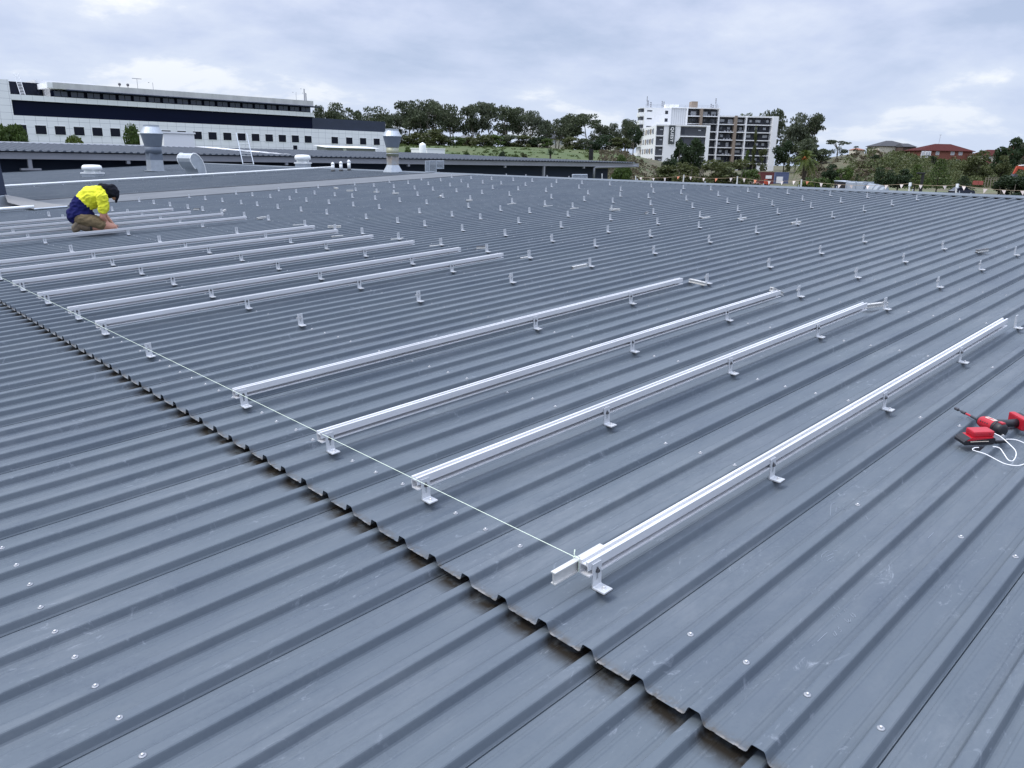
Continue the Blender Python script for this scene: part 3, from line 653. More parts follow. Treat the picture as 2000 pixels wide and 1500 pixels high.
def limb(mb, pts, rs, n=12):
    """tapered limb with rounded joints: closed overlapping shells, fused by the remesh"""
    for (a, ra), (b, rb) in zip(zip(pts, rs), list(zip(pts, rs))[1:]): mb.tube([a, b], [ra, rb], n)
    for p, r_ in zip(pts, rs): ell(mb, p, r_ * 1.0, n)
from mathutils import noise as mnoise
def fuse(mb, name, mats, parent, voxel=.010, smooth=6, M=None, fold=0.0):
    o = mb.build('tmp', mats); r = o.modifiers.new('r', 'REMESH'); r.mode = 'VOXEL'; r.voxel_size = voxel
    if smooth: s = o.modifiers.new('s', 'SMOOTH'); s.iterations = smooth; s.factor = .5
    dg = bpy.context.evaluated_depsgraph_get(); me = bpy.data.meshes.new_from_object(o.evaluated_get(dg)); me.name = name
    if fold:                                   # soft creases in the cloth
        ns = [v.normal.copy() for v in me.vertices]
        for v, n_ in zip(me.vertices, ns):
            c = v.co; a = mnoise.noise(Vector((c.x * 9 + c.z * 5, c.y * 7, c.z * 16 - c.x * 6))); b_ = mnoise.noise(c * 26)
            v.co = c + n_ * fold * (1.0 * (1 - abs(a) * 2.2) - .5 + .35 * b_)
    for p in me.polygons: p.use_smooth = True
    me.materials.clear()
    for m in (mats if isinstance(mats, list) else [mats]): me.materials.append(m)
    old = o.data; bpy.data.objects.remove(o); bpy.data.meshes.remove(old)
    return link(name, me, parent, M)
M_skin = mat('skin', (0.46, 0.23, 0.16), .55, var=.4, vscale=9, col2=(.36, .15, .10))
M_short = mat('khaki_cloth', (0.17, 0.125, 0.065), .9, var=.4, vscale=14, bump=.5, bscale=26)
M_hat = mat('dark_navy_cloth', (0.006, 0.007, 0.012), .85, spec=.15, var=.5, vscale=16, bump=.5, bscale=30, col2=(.018, .02, .028))
M_boot = mat('brown_suede', (0.13, 0.095, 0.06), .85, var=.6, vscale=22, col2=(.06, .05, .04))
M_sole = mat('boot_sole', (0.15, 0.12, 0.085), .8)
M_yellow = mat('high_visibility_yellow', (0.74, 0.74, 0.045), .85, spec=.2, var=.3, vscale=9, col2=(.60, .60, .05), bump=1.0, bscale=13)
M_navyc = mat('navy_cloth', (0.010, 0.012, 0.080), .9, spec=.15, var=.3, vscale=10, bump=.5, bscale=14)
wy = 452.0
while roofpt(185, wy, -RH)[1] > 13.74: wy += .05
wu, wv = roofpt(185, wy, -RH)
WP = RM @ Vector((wu, wv, -RH)); wq = tocam(WP)[2] / _fx
person = thing('person', 'kneeling worker in yellow and navy shirt, khaki shorts and dark cap, bent over a rail', 'person', T(*WP) @ RZ(math.radians(-18)))
def J(x, y, s): return Vector(((x + .128 * (wy - y) - 185) * wq / 1.22, s, (wy - y) * wq))
pel, wai, che, uch, nec, hed = J(153, 420, 0), J(160, 402, 0), J(180, 386.5, 0), J(197, 380, 0), J(207, 377, 0), J(216, 376, 0)
shR, shL = J(203, 385, -.175), J(203, 385, -.175); shL.y = .175
elR, wrR = J(203, 423, -.205), J(213, 437, -.10)
elL, wrL = Vector((elR.x + .02, .23, elR.z)), Vector((wrR.x + .06, .07, wrR.z - .01))
hiR, hiL = pel + Vector((.02, -.10, -.05)), pel + Vector((.02, .10, -.05))
knR = J(223, 443.5, -.155); knL = Vector((knR.x - .02, .20, knR.z))
anR = J(174, 445, -.13); anL = Vector((anR.x, .17, anR.z))
b = MB()
ell(b, pel, (.155, .17, .15)); limb(b, [pel, wai, che, uch], [.145, .13, .15, .11], 16); ell(b, che, (.17, .19, .14))
limb(b, [uch, nec, hed], [.075, .058, .06], 12)
HM = RY(1.15)
ell(b, hed + Vector((.03, 0, -.01)), (.085, .077, .112), 16, RY(.95))                 # skull, face turned down to the work
fc = hed + Vector((.075, 0, -.065))
ell(b, fc + Vector((.035, 0, .0)), (.022, .014, .03), 10, RY(.8)); ell(b, fc + Vector((.0, 0, -.045)), (.045, .05, .035), 12)
for s_ in (-1, 1): ell(b, hed + Vector((.02, s_ * .078, -.02)), (.025, .012, .034), 8)
for sh, el, wr in ((shR, elR, wrR), (shL, elL, wrL)):
    limb(b, [sh, el, wr], [.058, .043, .030], 12)
    d = (wr - el).normalized(); pm = wr + d * .055; ell(b, pm, (.048, .040, .022), 10, d.to_track_quat('X', 'Z').to_matrix().to_4x4())
    sd_ = d.cross(Vector((0, 0, 1))).normalized(); dn = sd_.cross(d).normalized()
    for j, (off, ln) in enumerate(((-.027, .070), (-.009, .080), (.009, .076), (.026, .058))):
        p0 = pm + d * .03 + sd_ * off; p1 = p0 + d * ln * .5 + dn * -.004; p2 = p1 + (d * .5 - Vector((0, 0, .8))).normalized() * ln * .38
        limb(b, [p0, p1, p2], [.0098, .0092, .0078], 8)
    p0 = pm - d * .015 - sd_ * .03; limb(b, [p0, p0 - sd_ * .028 + d * .02, p0 - sd_ * .03 + d * .055], [.012, .0105, .009], 8)
for hi, kn, an in ((hiR, knR, anR), (hiL, knL, anL)):
    limb(b, [hi, kn], [.098, .063], 14); limb(b, [kn, kn.lerp(an, .35) + Vector((0, 0, .012)), an], [.060, .058, .038], 14)
fuse(b, 'body', M_skin, person, .0085, 5)
# shirt: yellow yoke and sleeves over a navy lower half
def shirt_parts(yellow):
    b = MB()
    if yellow:
        limb(b, [wai.lerp(che, .30), che, uch + Vector((-.01, 0, 0))], [.160, .172, .128], 18); ell(b, che + Vector((.0, 0, .004)), (.178, .205, .155), 18)
        for sh, el in ((shR, elR), (shL, elL)): limb(b, [sh + Vector((-.01, 0, .005)), sh.lerp(el, .40), sh.lerp(el, .64)], [.085, .077, .074], 14)
        ell(b, uch.lerp(nec, .5), (.085, .09, .08), 12)
    else:
        ell(b, pel + Vector((-.01, 0, .0)), (.172, .195, .165), 18); limb(b, [pel + Vector((.0, 0, 0)), wai, wai.lerp(che, .42)], [.168, .160, .158], 18)
        ell(b, pel + Vector((.06, 0, .0)), (.16, .185, .12), 16)
    return b
fuse(shirt_parts(False), 'shirt_lower', M_navyc, person, .011, 8, None, .016)
fuse(shirt_parts(True), 'shirt_upper', M_yellow, person, .010, 5, None, .017)
b = MB(); ell(b, pel + Vector((.03, 0, -.04)), (.150, .178, .13), 16)
for hi, kn in ((hiR, knR), (hiL, knL)): limb(b, [hi, hi.lerp(kn, .4), hi.lerp(kn, .68)], [.112, .103, .091], 14)
fuse(b, 'shorts', M_short, person, .010, 5, None, .008)
b = MB(); ell(b, hed + Vector((.022, 0, .012)), (.104, .094, .112), 16, RY(.9)); ell(b, hed + Vector((.055, 0, .015)), (.075, .09, .085), 14)
limb(b, [hed + Vector((-.03, 0, .035)), uch + Vector((.02, 0, .105))], [.085, .05], 12)
ell(b, hed + Vector((.07, 0, -.01)), (.078, .098, .085), 14); ell(b, hed + Vector((-.01, 0, -.02)), (.085, .095, .09), 14); ell(b, hed + Vector((.045, 0, -.045)), (.075, .103, .06), 14)
for s_ in (-.07, -.035, 0, .035, .07): limb(b, [hed + Vector((.125, s_ * .9, .0)), hed + Vector((.115, s_, -.075)), hed + Vector((.085, s_ * .9, -.165))], [.030, .024, .014], 10)
fuse(b, 'cap', M_hat, person, .009, 4, None, .010)
for an in (anR, anL):
    b = MB(); limb(b, [an + Vector((.035, 0, .005)), an + Vector((-.05, 0, .012)), an + Vector((-.13, 0, .035))], [.052, .060, .050], 12)
    limb(b, [an + Vector((-.13, 0, .04)), an + Vector((-.165, 0, -.005))], [.052, .046], 12); ell(b, an + Vector((-.18, 0, -.02)), (.045, .05, .035), 12)
    bo = fuse(b, 'boot', M_boot, person, .009, 4)
    s2 = MB(); limb(s2, [an + Vector((-.165, -.012, .075)), an + Vector((-.205, 0, .02)), an + Vector((-.205, 0, -.03))], [.036, .042, .036], 10); fuse(s2, 'sole', M_sole, bo, .009, 3)
    s3 = MB(); s3.tube([an + Vector((.03, .058 * math.cos(a), .005 + .055 * math.sin(a))) for a in [i * math.pi / 6 for i in range(13)]], .014, 6); s3.build('sock', M_black, person)

# ------------------------------------------------------------------ impact driver, battery, charger cable
M_red = mat('red_plastic', (0.44, 0.012, 0.026), .33, var=.35, vscale=24, col2=(.30, .012, .02))
M_blk = mat('black_plastic', (0.014, 0.014, 0.018), .45)
M_lab = mat('tool_label', (0.62, 0.56, 0.48), .5)
def rp(x, y, w): return Vector((*roofpt(x, y, w), w))
t = thing('impact_driver', 'red and black cordless impact driver lying on its side with a long bit', 'drill', RM)
tip, ch, rear = rp(1866, 797.5, .014), rp(1911, 820, .022), rp(1958, 840, .026)
ax = axisM(ch, rear); L_ = (rear - ch).length
b = MB(); b.sm = True; b.lathe([(.011, -.004), (.019, .004), (.025, .016), (.027, .022)], 20, ax, c1=False); b.build('nose', M_blk, t)
b = MB(); b.sm = True; b.lathe([(.027, .022), (.033, .040), (.0345, .075), (.033, L_ - .040), (.032, L_ - .03)], 24, ax, c0=False, c1=False); hd = b.build('motor_housing', M_red, t)
b = MB(); b.sm = True; b.lathe([(.0325, L_ - .03), (.0345, L_ - .026), (.0345, L_ - .010), (.030, L_ + .004), (.018, L_ + .009), (.002, L_ + .010)], 24, ax); b.build('end_cap', M_blk, t)
b = MB(); b.box((-.010, -.037, L_ - .024), (.010, -.030, L_ + .003), ax).box((-.010, .030, L_ - .024), (.010, .037, L_ + .003), ax); b.build('cap_insert', M_red, t)
b = MB(); b.lathe([(.0345, L_ - .044), (.0355, L_ - .042), (.0355, L_ - .032), (.0345, L_ - .030)], 24, ax, c0=False, c1=False); b.build('housing_band', M_blk, t)
b = MB(); Mr = axisM(ch, tip); bl = (tip - ch).length
b.lathe([(.0075, 0), (.0075, bl * .30)], 10, Mr).lathe([(.0045, bl * .28), (.0045, bl * .62)], 8, Mr).lathe([(.0075, bl * .56), (.0085, bl * .58), (.0085, bl * .70), (.006, bl * .73)], 10, Mr).lathe([(.004, bl * .7), (.004, bl * .9)], 8, Mr).lathe([(.0075, bl * .86), (.0085, bl * .88), (.0085, bl), (.006, bl + .002)], 8, Mr); b.build('driver_bit', M_bolt, t)
b = MB(); b.lathe([(.0055, bl * .31), (.0055, bl * .52)], 10, Mr); b.build('bit_sleeve', M_red, t)
h0, h1 = rp(1946, 828, .026), rp(1989, 825.5, .030)
b = MB(); b.sm = True; b.tube([h0, h0.lerp(h1, .25), h0.lerp(h1, .6), h1], [.024, .021, .019, .022], 16); b.build('grip', M_blk, t)
b = MB(); b.sm = True; tr = h0.lerp(h1, .12); ell(b, tr + Vector((-.028, -.012, .0)), (.018, .018, .012)); b.build('trigger', M_blk, t)
bx = (h1 - h0).normalized(); by = Vector((0, 0, 1)).cross(bx).normalized()
BM = Matrix(((bx.x, by.x, 0, h1.x), (bx.y, by.y, 0, h1.y), (bx.z, by.z, 1, h1.z), (0, 0, 0, 1)))
b = MB(); b.bbox((-.008, -.045, -.030), (.024, .075, .034), .008, BM); b.build('battery_foot', M_red, t)
MB().bbox((.0245, -.042, -.028), (.05, .07, .028), .006, BM).build('battery_shoe', M_blk, t)
b = MB(); d = ax.to_3x3() @ Vector((0, 0, 1)); sd_ = Vector((0, 0, 1)).cross(d).normalized(); nrm = (Vector((0, 0, 1)) * .92 + sd_ * .0).normalized()
c_ = ch.lerp(rear, .50) + Vector((0, 0, .0372))
b.add([c_ + d * a + sd_ * s_ + Vector((0, 0, -abs(s_) * .35 + zz)) for zz in (0, -.004) for a, s_ in ((-.030, -.011), (.030, -.011), (.030, .011), (-.030, .011))], [(0, 1, 2, 3), (0, 1, 5, 4), (1, 2, 6, 5), (2, 3, 7, 6), (3, 0, 4, 7)]); b.build('label_plate', M_lab, t)
b = MB()
for j in range(4):
    p_ = ch.lerp(rear, .30 + j * .09) + (-sd_ if True else sd_) * .0300 + Vector((0, 0, .0135)); ell(b, p_, (.004, .004, .004), 8)
b.build('vent_slot', M_blk, t)
# battery pack
p0, p1 = rp(1881, 868, .005), rp(1942, 866, .005); dx = (p1 - p0); dx.z = 0; L_ = dx.length; dx.normalize(); dy = Vector((-dx.y, dx.x, 0))
PM = RM @ Matrix(((dx.x, dy.x, 0, p0.x), (dx.y, dy.y, 0, p0.y), (0, 0, 1, .001), (0, 0, 0, 1)))
t = thing('battery_charger', 'red and black battery charger with white cable, in front of the impact driver', 'charger', PM)
b = MB(); b.prism([(0, .004), (.006, 0), (L_ - .012, 0), (L_, .008), (L_, .030), (L_ - .01, .036), (.03, .036), (.008, .024), (0, .016)], 1, -.004, .075); b.build('base', M_blk, t)
b = MB(); b.prism([(.012, .022), (.034, .037), (L_ - .008, .037), (L_ - .02, .032)], 1, -.0045, .070); b.build('side_stripe', M_red, t)
b = MB(); b.bbox((.045, .002, .036), (L_ - .004, .070, .066), .009); b.build('battery', M_red, t)
MB().box((.030, -.0075, .0175), (L_ * .78, -.0045, .0195)).build('lettering_line', M_lab, t)
MB().bbox((L_ * .80, -.002, .052), (L_ * .82, .0015, .056), .0006).build('latch', M_blk, t)
q0, q1 = rp(1944, 862, .012), rp(1968, 861, .012); dx = q1 - q0; dx.z = 0; L2 = dx.length; dx.normalize(); dy = Vector((-dx.y, dx.x, 0))
QM = RM @ Matrix(((dx.x, dy.x, 0, q0.x), (dx.y, dy.y, 0, q0.y), (0, 0, 1, .001), (0, 0, 0, 1)))
t = thing('power_adapter', 'flat black phone-like power bank lying between charger and impact driver', 'power bank', QM)
MB().bbox((0, -.002, 0), (L2, .085, .014), .004).build('case', M_blk, t); MB().bbox((.004, .003, .0135), (L2 - .006, .080, .0152), .0006).build('face', mat('grey_screen', (.10, .11, .13), .35), t)
def spline(pts, n=8):
    P = [Vector(p) for p in pts]; P = [P[0] * 2 - P[1]] + P + [P[-1] * 2 - P[-2]]; out = []
    for i in range(1, len(P) - 2):
        for k in range(n):
            s_ = k / n; a, b_, c, d_ = P[i - 1], P[i], P[i + 1], P[i + 2]
            out.append(.5 * ((2 * b_) + (c - a) * s_ + (2 * a - 5 * b_ + 4 * c - d_) * s_ * s_ + (3 * b_ - a - 3 * c + d_) * s_ ** 3))
    return out + [P[-2]]
M_cord = mat('white_cord', (.82, .83, .84), .5)
b = MB(); b.sm = True
for pts in ([(1942, 846.5, .05), (1956, 854, .045), (1974, 870, .03), (1983, 880, .02), (1984.5, 889, .006), (1980, 898.5, .004), (1975, 900.5, .004), (1968, 897, .004), (1960, 885, .008), (1952, 875, .012), (1939, 872, .012)],
            [(1965, 858, .014), (1972, 858, .012), (1984, 859, .012), (2000, 865, .012), (2030, 880, .01), (2080, 900, .008)],
            [(1912, 874, .006), (1904, 874.5, .004), (1899.5, 877.5, .004), (1904, 880.5, .006), (1925, 887, .012), (1950, 900, .008), (1965, 906.5, .005), (1985, 909.5, .005), (2000, 906.5, .006), (2030, 895, .01), (2080, 900, .008)]):
    b.tube(spline([rp(*p) for p in pts]), .0023, 7)
tag(b.build('charging_cable', M_cord, None, RM), 'thin white charging cable looping on the roof beside the charger', 'cable')

# ------------------------------------------------------------------ safety line beyond the ridge, duct
def atx(px, py, X):
    d = ray(px, py); return CAM + d * (X - CAM[0]) / d[0]
M_post = mat('post_paint', (.62, .62, .58), .6); M_flag = mat('flag_white', (.84, .78, .74), .7, var=.5, vscale=14, col2=(.82, .58, .48)); M_flago = mat('flag_orange', (.75, .28, .16), .7)
XP = 18.25
PO = [((1242, 354), (1241.6, 345)), ((1333.5, 357), (1336, 342.8)), ((1439.5, 361), (1440.3, 346)), ((1564.5, 366), (1565.5, 352)), ((1776, 371), (1777, 358.5)), ((1868, 375), (1868.5, 361)), ((2060, 384), (2061, 371))]
tops = []
for j, (a, b_) in enumerate(PO):
    A, B = atx(*a, XP), atx(*b_, XP); A[2] -= .08; tops.append(Vector(B))
    t = thing('safety_post', ['thin pale safety post on the ridge nearest the dark wall end', 'leaning pale safety post in front of the olive bushes', 'pale safety post in front of the bushes below the apartment tower', 'pale safety post in front of the palm', 'short safety post with white box just past the round duct', 'white draped safety post in front of the dark car', 'safety post at the far end of the bunting'][j], 'post', T(*A), 'safety posts along the ridge')
    B_ = Vector(B) - Vector(A)
    MB().tube([(0, 0, -.05), B_ + Vector((0, 0, .02))], .017, 6).build('pole', M_post, t)
    MB().bbox((-.05, -.05, -.06), (.05, .05, .03), .006).build('base_plate', M_post, t)
    if j in (4, 5): MB().bbox((-.022, -.022, B_.z - .06), (.032, .025, B_.z + .02), .006).build('reel_box', M_white, t)
t = thing('bunting', 'white and orange flag bunting strung along the far ridge', 'bunting')
cm = MB()
for j in range(len(tops) - 1):
    a, b_ = tops[j], tops[j + 1]; L_ = (b_ - a).length; sag = .03 * L_; pts = [a.lerp(b_, i / 16) - Vector((0, 0, sag * 4 * (i / 16) * (1 - i / 16))) for i in range(17)]; cm.tube(pts, .0045, 4)
    nf = max(2, int(L_ / .33))
    for k in range(nf):
        s_ = (k + .5) / nf + R.uniform(-.02, .02); p = a.lerp(b_, s_) - Vector((0, 0, sag * 4 * s_ * (1 - s_) + .004)); d = (b_ - a).normalized(); sw = Vector((R.uniform(-.06, .06), R.uniform(-.06, .06), 0)); h = R.uniform(.075, .10); w_ = .040
        f = MB(); n_ = d.cross(Vector((0, 0, 1))) * .0015
        q_ = [p - d * w_, p + d * w_, p + Vector((0, 0, -h)) + sw * h * 4]
        f.add([x + n_ for x in q_] + [x - n_ for x in q_], [(0, 1, 2), (3, 5, 4), (0, 3, 4, 1), (1, 4, 5, 2), (2, 5, 3, 0)])
        f.build('flag', M_flago if (k + j) % 14 == 3 else M_flag, t)
cm.build('cord', mat('straw_cord', (.42, .33, .22), .8), t)
M_galvl = mat('light_galvanised', (.27, .30, .33), .6, .2, var=.5, vscale=4, col2=(.20, .23, .26))
# galvanised duct lying on the far slope
XD = 20.3
a0, a1, a2, a3, a4 = [atx(*p, XD) for p in ((1631, 367), (1652, 367), (1685, 368), (1700, 369), (1733, 371))]
ztop = atx(1640, 354.5, XD)[2]; zb = a1[2] - .45
t = thing('air_duct', 'galvanised rectangular air duct with black mouth and round elbow beyond the ridge', 'duct')
dv = Vector(a2) - Vector(a1); dv.z = 0; Ld = dv.length; dv.normalize(); pv = Vector((-dv.y, dv.x, 0)) * -1
if pv.x < 0: pv = -pv
o0 = Vector(a1); Mx = Matrix(((dv.x, pv.x, 0, o0.x), (dv.y, pv.y, 0, o0.y), (0, 0, 1, zb), (0, 0, 0, 1)))
H_ = ztop - zb
b = MB(); b.bbox((0, 0, 0), (Ld, .6, H_ - .01), .008, Mx); b.build('box_section', M_galv, t)
for f_ in (.0, .55, 1.0): MB().box((Ld * f_ - .012, -.012, -.01), (Ld * f_ + .012, .612, H_ + .012), Mx).build('flange', M_galv, t)
L3 = (Vector(a1) - Vector(a0)).length
b = MB(); b.prism([(-L3 * 1.17, H_ + .004), (-.013, H_ - .012), (-.013, H_), (-L3 * 1.18, H_ + .022)], 1, -.01, .61, Mx); b.build('hood', M_galv, t)
b = MB(); b.prism([(-L3 * .92, .0), (-.014, .0), (-.014, H_ - .014), (-L3 * 1.14, H_ + .001)], 1, .0, .60, Mx); b.build('mouth', M_black, t)
b = MB(); b.sm = True; rr_ = H_ * .44; cy = .3
for k in range(5):
    x0 = Ld + .03 + k * (Vector(a4) - Vector(a2)).length / 5.2; dz = -.016 * k * k
    pts = [(x0, cy, H_ * .52 + dz), (x0 + .01, cy, H_ * .52 + dz), (x0 + .13, cy, H_ * .52 + dz - .01), (x0 + .15, cy, H_ * .52 + dz - .015)]
    b.tube(pts, [rr_ * 1.04, rr_, rr_, rr_ * 1.04], 20, True, Mx)
b.build('elbow', M_galvl, t)
# ------------------------------------------------------------------ annex along the far side
M_anr = mat('annex_roof_paint', (.085, .10, .125), .65, spec=.2, var=.3, vscale=1.5)
t = thing('annex_building', 'long low dark blue annex with grey gutter and corrugated eave behind the roof', 'building', T(0, 43.5, -4))
AX0, AX1 = -4.0, 56.0; zb = 4.0                         # local z = world z + 4
b = MB(); n = int((AX1 - AX0) / .34); pts = []
for i in range(n):
    x = AX0 + i * .34; pts += [(x, 0), (x + .17, 0), (x + .20, .06), (x + .28, .06)]
vs = []; fs = []
def rz(x): return 1.84 if x < 37 else 1.84 - .16 * (x - 37) / 27
for (x, h) in pts:
    k_ = min(1, max(.01, (56.1 - x) / 17)); vs += [(x, -.5, 1.46 + h + zb), (x, -.5 + 7 * k_, 1.46 + (rz(x) - 1.46) * k_ + h + zb), (x, -.5 + 7 * k_ + 9 * k_, 1.46 + (rz(x) - 1.96) * k_ + h + zb)]
for i in range(len(pts) - 1):
    for k in range(2): fs.append((i * 3 + k, i * 3 + 3 + k, i * 3 + 4 + k, i * 3 + 1 + k))
b.add(vs, fs); o = len(b.v)
b.v += [(x, -.5, 1.452 + zb) for x, h in pts]
for i in range(len(pts) - 1): b.f.append((i * 3, o + i, o + i + 1, i * 3 + 3)); b.m.append(0); b.smooth.append(False)
b.build('roof_sheet', M_anr, t)
MB().box((AX0, -.35, 1.13 + zb), (56.5, -.12, 1.40 + zb)).box((AX0, -.37, 1.10 + zb), (56.5, -.30, 1.15 + zb)).build('gutter', M_fascia, t)
MB().box((AX0, -.1, 1.35 + zb), (55.9, .6, 1.445 + zb)).build('soffit', M_navy, t)
xr = aty(1187, 340, 44.2)[0]
MB().box((AX0, .7, 0), (xr, 15.5, 1.30 + zb)).build('wall', M_annexw, t)
e1 = aty(470, 289, 50)[0]
MB().box((AX0, 6.35, rz(0) + .03 + zb), (e1 - 3, 6.6, rz(0) + .085 + zb)).build('parapet_capping', M_wpaint, t)
MB().add([(e1 - 3, 6.4, rz(0) + .09 + zb), (e1 - 2.2, 5.9, rz(0) + .07 + zb), (e1 + .6, .6, 1.56 + zb), (e1 - .4, .6, 1.56 + zb)] + [(e1 - 3, 6.4, rz(0) + .05 + zb), (e1 - 2.2, 5.9, rz(0) + .04 + zb), (e1 + .6, .6, 1.51 + zb), (e1 - .4, .6, 1.51 + zb)], [(0, 1, 2, 3), (4, 7, 6, 5), (0, 4, 5, 1), (1, 5, 6, 2), (2, 6, 7, 3), (3, 7, 4, 0)]).build('valley_flashing', M_wpaint, t)
for (px, y0, y1, kind) in ((57, 309, 330, 1), (250, 311, 320, 0), (559.4, 315, 322.5, 0), (798, 317, 325, 0), (986.7, 321, 327.5, 0), (1140.6, 322, 329, 0), (1063, 321, 349, 2)):
    A, B = aty(px, y0, 43.2), aty(px, y1, 43.2); w_ = .085
    m = MB(); m.box((A[0] - w_, -.34, B[2] + zb), (A[0] + w_, -.16, 1.13 + zb))
    if kind == 1: m.box((A[0] - .42, -.42, B[2] + zb - .06), (A[0] + .42, -.1, B[2] + zb + .03))
    m.build('downpipe', M_fascia, t)
A = [aty(*p, 43.2) for p in ((1159.5, 352), (1160.5, 328.5), (1163, 326.5), (1243, 324.5))]
m = MB(); m.sm = True; m.tube([(a[0], -.3, a[2] + zb) for a in A], .10, 8); m.build('downpipe', M_fascia, t)
MB().tube([(aty(1174, 351, 43)[0], -.6, aty(1174, 352, 43)[2] + zb), (aty(1174, 339, 43)[0], -.6, aty(1174, 339, 43)[2] + zb)], .05, 6).build('vent_pipe', M_wpaint, t)

# ------------------------------------------------------------------ long white office building
YB = 150.0
def ob(px, py): p = aty(px, py, YB); return p[0], p[2]
def lev(*ps): return sum(ob(*p)[1] for p in ps) / len(ps)
zg = -3.4
z_par = lev((103.8, 162.7), (608.8, 196.3)); z_fas = lev((104, 175), (606, 206)); z_gl = lev((104, 189.3), (610, 219.5)); z_wb = lev((104, 199.5), (611, 228.3)); z_db = lev((27, 226), (400, 241.5), (611, 251.3))
z_win = lev((41.2, 253), (385.8, 264.5), (735.6, 276.5)); xL = ob(18, 190)[0]; xLb = ob(27, 226)[0]; x1 = ob(103, 180)[0]; xU = ob(610, 215)[0]; xE = ob(754, 245)[0]
OX = xL
t = thing('office_building', 'long white panelled office building with dark glass bands at the far side', 'building', T(OX, YB, zg))
def o_box(name, m, xa, xb, za, zb_, ya=0.0, yb=20.0): return MB().box((xa - OX, ya, za - zg), (xb - OX, yb, zb_ - zg)).build(name, m, t)
M_tile = grid_mat('white_wall_panels', (.80, .81, .83), (.44, .45, .49), 1.62, 1.06, .05)
M_tile2 = grid_mat('white_wall_band', (.78, .79, .80), (.5, .51, .54), 1.62, 50, .05)
M_conc = mat('stained_concrete_band', (.56, .56, .56), .7, var=.7, vscale=.8, col2=(.40, .40, .40), stretch=(1, 1, .3))
zt = zg
pe = [ob(751, 258), ob(757, 297)]; sl_ = (pe[1][0] - pe[0][0]) / (pe[1][1] - pe[0][1])
b = MB(); b.prism([(-OX + xL - 14, 0), (pe[0][0] + sl_ * (zt - pe[0][1]) - OX, 0), (pe[0][0] + sl_ * (z_db - pe[0][1]) - OX, z_db - zg), (-OX + xL - 14, z_db - zg)], 1, 0, 20); b.build('wall', M_tile, t)
o_box('pier', M_tile, xL - 14, xLb, z_db, ob(10, 155)[1])
o_box('glass_band', M_glassb, xLb, xU + .5, z_db, z_wb, .35)
o_box('white_band', M_tile2, xLb, xU + .3, z_wb, z_gl, -.05)
o_box('roof_floor', M_conc, x1, xU + .5, z_gl, z_par, 1.6, 19.9)
o_box('fascia', M_conc, x1, xU, z_fas, z_par, -.55, 1.7)
o_box('canopy_edge', M_navy, x1 + 2, xU + 1.6, z_fas - .16, z_fas, -.8, 1.6)
o_box('terrace_wall', M_glassb, xLb, x1, z_gl, ob(60, 158)[1], 6.0, 19.8)
o_box('soffit_box', M_wpaint, ob(91, 170)[0], x1, z_fas + .1, z_par - .05, -.5, 5.9)
o_box('terrace_glazing', M_glass, xLb + .2, x1 - .3, z_gl, z_gl + 2.3, 5.5, 5.9)
o_box('penthouse', M_wpaint, ob(95, 160)[0], ob(215, 165)[0], z_par - .2, ob(110, 154)[1] + .2, 8, 16)
o_box('dark_cladding', mat('dark_ribbed_cladding', (.022, .032, .062), .5, var=.3, vscale=.6), xU, xE, z_db, lev((612, 229.5), (752, 238)), .25)
# strip of upper windows: dark recess with pale mullions between paired panes
o_box('window_recess', M_glassb, x1, xU, z_gl, z_fas - .16, .9, 1.58)
xs = x1 + .8; pitch = (xU - x1) / 19.0; k = 0
for k in range(19):
    xa = x1 + .35 + k * pitch
    for h in (0, 1):
        w = MB(); w.box((xa + h * pitch * .41 - OX, .55, z_gl - zg + .12), (xa + h * pitch * .41 + pitch * .37 - OX, .88, z_fas - .30 - zg)); wo = w.build('window', mat('blue_glass', (.035, .05, .085), .2) if k + h == 0 else bpy.data.materials['blue_glass'], t)
for (px, py, tall) in [(41.2, 253, 1), (80, 254, 1), (117.7, 255, 1), (154.6, 256.5, 1), (190.3, 258, 1), (225.2, 259, 1), (259, 259.5, 1), (293, 261, 1), (325, 263, 1), (355, 264, 1), (385.8, 264.5, 1), (415.2, 266, 1), (444, 267, 1), (472, 268, 1), (499, 269, 1), (525.6, 270, 1), (551.3, 270.5, 1), (576.7, 271.5, 1), (601.6, 272.5, 1), (653.6, 273.5, 1), (682, 274.5, 1), (709, 275.5, 1), (735.6, 276.5, 1)]:
    x = ob(px, py)[0]; hw = .80; hh = .68
    w = MB(); w.box((x - hw - OX, -.03, z_win - hh - zg), (x + hw - OX, .1, z_win + hh - zg)); wo = w.build('window', M_glass, t)
    f = MB(); 
    for (a0_, a1_, b0_, b1_) in ((-hw - .09, -hw, -hh - .09, hh + .09), (hw, hw + .09, -hh - .09, hh + .09), (-hw, hw, hh, hh + .09), (-hw, hw, -hh - .09, -hh)): f.box((x + a0_ - OX, -.06, z_win + b0_ - zg), (x + a1_ - OX, .05, z_win + b1_ - zg))
    f.build('frame', M_wpaint, wo)
x = ob(576.7, 289)[0]; z = ob(576.7, 289)[1]; MB().box((x - .45 - OX, -.03, z - .5 - zg), (x + .45 - OX, .1, z + .5 - zg)).build('vent', M_glass, t)
for (xa, xb) in ((73, 87), (89, 107), (109, 121), (187, 205), (207, 224), (226, 238)):
    a, b_ = ob(xa, 279)[0], ob(xb, 282)[0]; z = z_win - 3.35; MB().box((a - OX, -.03, z - 1.2 - zg), (b_ - OX, .1, z + .25 - zg)).build('window', M_glass, t)
lx, lz = ob(50, 158); 
lad = MB()
for dx_ in (-.35, .35): lad.tube([(lx + dx_ - OX + .6, 5.3, z_gl - zg), (lx + dx_ - OX, 5.3, lz - zg + 1.5)], .06, 4)
